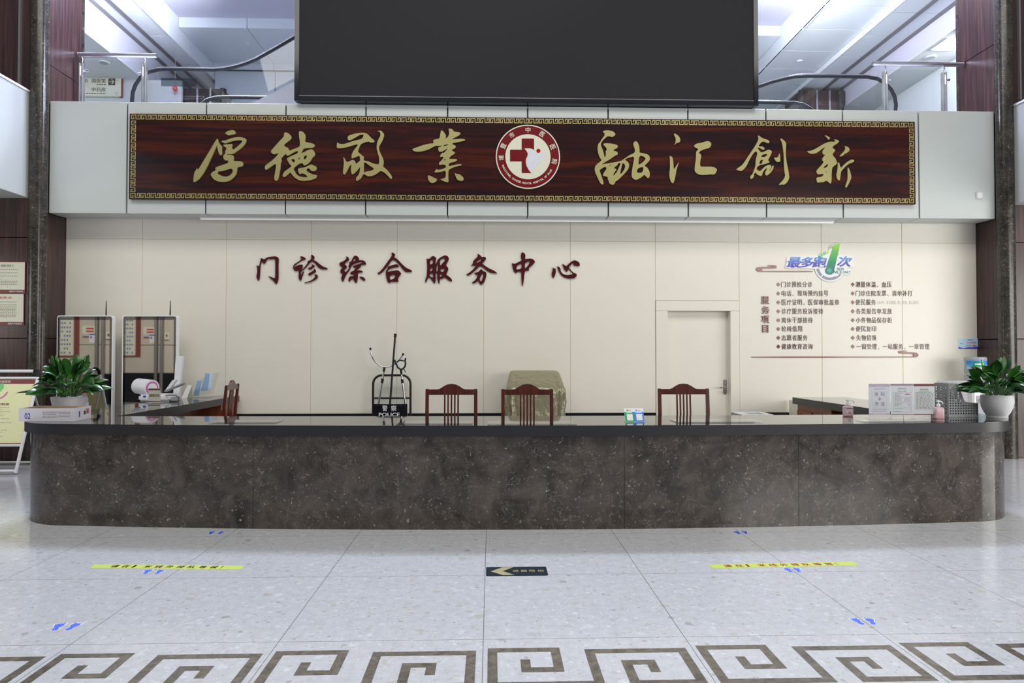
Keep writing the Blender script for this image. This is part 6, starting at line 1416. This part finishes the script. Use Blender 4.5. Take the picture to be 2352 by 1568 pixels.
jg = thing('water_jug', 'large bluish plastic water jug with blue label on the cooler', 'water bottle', (jx, 9.24, .966))
jz = .966; ht = qj.z*0 + onY(2243, 819, 9.24).z - jz
MB().lathe([(.03,.001),(.05,.03),(.125,.075),(.133,.10),(.133,ht*.40),(.126,ht*.43),(.126,ht*.46),(.133,ht*.49),(.133,ht*.62),(.128,ht*.65),(.128,ht*.84),(.136,ht*.87),(.138,ht*.93),(.130,ht*.985),(.11,ht)], (jx, 9.24, jz), 40).build('jug_body', M['jug'], jg, smooth=S30)
lb = MB(); 
def arc_patch(mb, r, z0, z1, a0, a1, n_=20):
    mb.grid([[Vector((jx+r*math.cos(a0+(a1-a0)*k/n_), 9.24+r*math.sin(a0+(a1-a0)*k/n_), z)) for k in range(n_+1)] for z in (z0, (z0+z1)/2, z1)]); return mb
za, zb2 = onY(2243, 846, 9.1).z, onY(2243, 828, 9.1).z
arc_patch(lb, .1345, za, zb2, -PI*.98, -PI*.13).build('label', grad('label_sky_print', za, zb2, [(0,(.45,.70,.95)),(.5,(.05,.33,.80)),(1,(.03,.22,.72))]), jg, smooth=S30)
arc_patch(MB(), .1355, za+.022, zb2-.018, -PI*.76, -PI*.42).build('label_oval', M['green'], jg, smooth=S30)
arc_patch(MB(), .1362, za+.050, zb2-.040, -PI*.72, -PI*.46).build('label_lettering', M['paper'], jg, smooth=S30)
arc_patch(MB(), .1362, za+.012, za+.020, -PI*.68, -PI*.50).build('label_red_line', M['pink'], jg, smooth=S30)

# ---------------------------------------------------------------- notices on the left cladding
Yn = 9.10
def poster(label, px1, py0, py1, title, tmat, seed, rowsf):
    x1 = onY(px1, 640, Yn).x; x0 = x1-1.10; z1 = onY(30, py0, Yn).z; z0 = onY(30, py1, Yn).z
    t = thing('wall_poster', label, 'poster', ((x0+x1)/2, Yn, z0-.05))
    MB().box(x0-.03, x1+.005, Yn-.012, Yn-.001, z0-.040, z1+.010).build('backing', M['poster_red'], t)
    MB().box(x0, x1, Yn-.017, Yn-.0125, z0, z1).build('sheet', M['notice'], t)
    o = (0, Yn-.0174, 0); h = z1-z0
    mb = MB(); mb.flat(fit(text(title, bold=.01), x1-.145-.062*len(title), z1-h*.165, x1-.145, z1-h*.085), o, UX, UZ, .0004).build('title', M[tmat], t)
    mb = MB()
    for f, fl in rowsf: lines(mb, o, UX, UZ, x0+.08, x1-.09, [z1-h*f], .010, .0003, int(f*100)+seed, .016, .010, fl)
    mb.build('small_print', M['text_grey'], t)
    mb = MB(); mb.flat(fit(text('诸暨市中医医院', bold=.01), x1-.20, z0-.032, x1-.02, z0-.010), (0, Yn-.0125, 0), UX, UZ, .0004).build('footer', M['text_white'], t)
poster('pale notice with dark heading, upper of the two beside the left marble column', 58.5, 602.5, 665.5, '务行业规范）', 'text_dark', 1, [(.26,1),(.38,1),(.44,.5),(.50,1),(.62,.6),(.69,1),(.75,1),(.81,1)])
poster('pale notice with red heading, lower of the two beside the left marble column', 56.5, 675.5, 739.5, '志愿服务点', 'text_red', 2, [(.28,1),(.38,1),(.45,1),(.50,1),(.55,1),(.60,1),(.66,1),(.71,1),(.76,1),(.81,1),(.86,.6)])

# ---------------------------------------------------------------- leaning poster stand at the far left
es_ = thing('poster_stand', 'leaning white tube poster stand with pale yellow poster left of the counter', 'poster stand', (-6.1, 8.45, 0))
pt = onY(92, 852, 8.62); pb = onY(48, 1030, 8.30); xr_ = (pt.x+pb.x)/2; xl_ = xr_-.86
zt_ = pt.z; zl_ = .02
def ln_(z): return 8.30 + (z-.28)*(.32/.94)
mb = MB()
for x in (xl_, xr_): MB().tube([(x, ln_(zl_), zl_), (x, ln_(zt_-.06), zt_-.06)], .019, 14).build('upright', M['white_metal'], es_, smooth=S30)
MB().tube([(xl_+.05, ln_(zt_), zt_), (xr_-.055, ln_(zt_), zt_)], .019, 14).build('top_bar', M['white_metal'], es_, smooth=S30)
for x, s in ((xl_, 1), (xr_, -1)): MB().tube([(x, ln_(zt_-.075), zt_-.075), (x, ln_(zt_-.03), zt_-.03), (x+s*.012, ln_(zt_-.008), zt_-.008), (x+s*.035, ln_(zt_), zt_), (x+s*.065, ln_(zt_), zt_)], .0225, 14).build('corner_joint', M['rubber'], es_, smooth=S30)
zr = onY(40, 868, 8.58).z; zb3 = onY(20, 1023, 8.3).z
for z in (zr, zb3, .045): MB().tube([(xl_, ln_(z), z), (xr_, ln_(z), z)], .016, 12).build('cross_bar', M['white_metal'], es_, smooth=S30)
Uu = UX; Vv = Vector((0, .32/.94, 1)).normalized(); o = Vector((xl_, ln_(zb3)-.004, zb3)); hb = (zr-zb3)/Vv.z; wb_ = xr_-xl_
MB().rect(o, Uu, Vv, .02, wb_-.02, .018, hb-.018, .004, .0).build('poster', M['poster_yellow'], es_)
MB().rect(o, Uu, Vv, .02, wb_-.02, hb-.075, hb-.018, .0006, .0042).rect(o, Uu, Vv, .02, wb_-.02, .018, .026, .0006, .0042).build('maroon_band', M['poster_red'], es_)
mb = MB(); mb.flat(fit(text('诸暨市中医医院', bold=.02), wb_-.56, hb-.062, wb_-.31, hb-.032), o, Uu, Vv, .0055); mb.flat(shape([circle(wb_-.60, hb-.047, .018, 20)]), o, Uu, Vv, .0055); mb.build('band_lettering', M['notice'], es_)
zz_ = lambda f: hb*f
mb = MB(); mb.flat(fit(text('志愿服务点工作制度', bold=.02), wb_-.70, zz_(.585), wb_-.26, zz_(.62)), o, Uu, Vv, .005).build('title', M['poster_red'], es_)
mb = MB()
for f in (.555,.525,.495,.465,.435,.39,.36,.33,.30,.25,.22,.19,.16,.13): lines(mb, o, Uu, Vv, .06, wb_-.13, [zz_(f)], .008, .0045, int(f*999), .010, .010, .6)
for f in (.70,.685,.665): lines(mb, o, Uu, Vv, wb_-.56, wb_-.38, [zz_(f)], .006, .0045, int(f*999), .010, .008)
mb.build('small_print', M['text_grey'], es_)
ec_ = (wb_-.44, zz_(.80))
for a0, a1, m in ((195,250,'lime'),(250,288,'orange'),(288,345,'magenta')):
    MB().flat(shape([ring_sector(ec_[0], ec_[1]+.02, .115, .132, math.radians(a0), math.radians(a1), 10)], .0002), o, Uu, Vv, .005).build('smile_mark', M[m], es_)
MB().flat(shape([[(ec_[0]+.03+.033*math.sin(k)*(1 if math.cos(k) > -.3 else .6), ec_[1]+.045+.055*math.cos(k)) for k in [i*2*PI/24 for i in range(24)]]], .0002), o, Uu, Vv, .005).build('balloon_mark', M['light_green'], es_)
for x in (xl_, xr_):
    MB().tube([(x-.01, ln_(.92)+.02, .92), (x-.01, 8.97, .03)], .012, 10).build('back_leg', M['grey_plastic'], es_, smooth=S30)
MB().tube([(xl_, 8.97, .03), (xr_, 8.97, .03)], .015, 10).build('rear_bar', M['white_metal'], es_, smooth=S30)

# ---------------------------------------------------------------- stickers on the floor
def footset(label, L, R_):
    """pairs of soles pointing at the counter; L, R_: heel and toe in the photograph"""
    pts = [onZ(*p) for p in L + R_]; c = sum(pts, Vector())/4
    t = thing('footprint_sticker', label, 'floor sticker', (c.x, c.y, 0), 0, 'blue footprints on the floor')
    sole = [(-.25,0.03),(-.30,.12),(-.26,.30),(-.24,.42),(-.36,.58),(-.42,.70),(-.36,.80),(-.15,.84),(.12,.845),(.32,.80),(.40,.70),(.36,.58),(.20,.45),(.14,.32),(.22,.16),(.22,.06),(.10,-.01),(-.12,-.01)]
    toes = [(.28,.935,.115,.075),(.05,.925,.065,.048),(-.12,.91,.058,.042),(-.27,.885,.052,.040),(-.40,.845,.048,.040)]
    for (h_, t2), mir in ((L, 1), (R_, -1)):
        a_, b_ = onZ(*h_), onZ(*t2); d = b_-a_; l = d.length; V_ = d.normalized(); U_ = Vector((V_.y, -V_.x, 0))
        k = l; w = l*.60
        def tr(p): return (p[0]*w*mir, p[1]*k)
        cs = [[tr(p) for p in sole]] + [[tr((x+rx*math.cos(q), y+ry*math.sin(q))) for q in [i*2*PI/14 for i in range(14)]] for x, y, rx, ry in toes]
        f = MB().flat(shape(cs, .0003, 1), a_, U_, V_, .0014).build('footprint', M['foot_blue'], t)
        out = [tr((x*1.10, y*1.02)) for x, y in [(-.28,-.03),(-.33,.12),(-.28,.32),(-.28,.42),(-.44,.60),(-.52,.78),(-.50,.90),(-.30,.96),(-.05,1.0),(.22,1.03),(.44,1.0),(.46,.80),(.44,.64),(.24,.44),(.19,.32),(.28,.14),(.26,.02),(.10,-.05)]]
        MB().flat(shape([out], .0002, 1), a_, U_, V_, .0006).build('white_edge', M['white_plastic'], t)
NX = lambda ox, oy, s: (lambda x, y: (ox+x/s, oy+y/s))
f1 = NX(100,1400,19.6); f2 = NX(1930,1400,19.6)
footset('blue footprint pair nearest the camera on the left, by the fret border', [f1(490,930), f1(830,600)], [f1(1040,920), f1(1600,590)])
footset('blue footprint pair nearest the camera on the right, by the fret border', [f2(1030,665), f2(560,370)], [f2(1500,660), f2(1230,370)])
f3 = NX(190,1190,6.19); f4 = NX(1620,1200,6.533)
footset('blue footprint pair just in front of the left yellow strip', [f3(890,790), f3(950,728)], [f3(1040,790), f3(1130,730)])
footset('blue footprint pair just in front of the right yellow strip', [f4(1300,740), f4(1195,680)], [f4(1410,740), f4(1350,680)])
footset('blue footprint pair at the counter foot on the left', [f3(1815,225), f3(1850,185)], [f3(1930,225), f3(1990,188)])
footset('blue footprint pair at the counter foot on the right', [f4(520,172), f4(450,128)], [f4(615,168), f4(575,125)])
def strip_(label, quad, t0, t1, seed):
    q = [onZ(*p) for p in quad]; c = sum(q, Vector())/4
    t = thing('floor_tape', label, 'floor sticker', (c.x, c.y, 0), 0, 'yellow waiting strips on the floor')
    MB().hexa([p + Vector((0,0,.0004)) for p in q] + [p + Vector((0,0,.0012)) for p in q]).build('strip', M['tape'], t)
    U_ = (q[1]-q[0]); W_ = U_.length; U_.normalize(); V_ = Vector((-U_.y, U_.x, 0)); h_ = (q[3]-q[0]).dot(V_)
    mb = MB(); n_ = 11; s = '请在1米线外排队等候!'; sh_ = (q[3]-q[0]).dot(U_)/h_
    x0, x1 = W_*t0, W_*t1; st_ = (x1-x0)/(n_-.4)
    for k, chh in enumerate(s):
        cw = st_*.68 if chh not in '1!' else st_*(.20 if chh == '1' else .08)
        d_ = fit(text(chh, bold=.03), 0, 0, cw, h_*.64)
        mb.flat(([(p[0]+x0+k*st_ + (p[1]+h_*.2)*0, p[1]+h_*.2, 0) for p in d_[0]], d_[1]), q[0] + Vector((0,0,.0016)), U_, V_)
    mb.build('lettering', M['tape_red'], t)
strip_('lime yellow waiting strip with red characters on the left of the floor', [(205,1304.5),(551.5,1308),(561,1299),(219,1295.5)], .12, .90, 1)
strip_('lime yellow waiting strip with red characters on the right of the floor', [(1637.5,1305),(1973.5,1298.5),(1960,1289.5),(1628,1296)], .09, .91, 2)
q = [onZ(*p) for p in [(1116,1323),(1259.5,1321.5),(1254,1301),(1117,1302.5)]]; c = sum(q, Vector())/4
ex = thing('arrow_sticker', 'dark navy floor sticker with a gold arrow pointing left', 'floor sticker', (c.x, c.y, 0))
x0, x1, y0, y1 = (q[0].x+q[3].x)/2, (q[1].x+q[2].x)/2, (q[0].y+q[1].y)/2, (q[2].y+q[3].y)/2
r_ = .012; cor = []
for (cx_, cy_, a0) in ((x1-r_, y0+r_, -PI/2), (x1-r_, y1-r_, 0), (x0+r_, y1-r_, PI/2), (x0+r_, y0+r_, PI)): cor += [(cx_+r_*math.cos(a0+PI/2*k/5), cy_+r_*math.sin(a0+PI/2*k/5)) for k in range(6)]
MB().flat(shape([cor], .0004), (0,0,.0012), UX, (0,1,0)).build('vinyl', M['navy'], ex)
w, h = x1-x0, y1-y0; X = lambda f: x0+w*f; Y_ = lambda f: y0+h*f
MB().flat(shape([[(X(.075),Y_(.50)),(X(.27),Y_(.07)),(X(.46),Y_(.07)),(X(.27),Y_(.52)),(X(.455),Y_(.95)),(X(.27),Y_(.95))]], .0002), (0,0,.0020), UX, (0,1,0)).build('arrow', M['olive_gold'], ex)
mb = MB()
for k, chh in enumerate('提醒限相'): mb.flat(fit(text(chh), X(.435+.135*k), Y_(.40), X(.535+.135*k), Y_(.64)), (0,0,.0020), UX, (0,1,0))
mb.build('lettering', M['olive_gold'], ex)
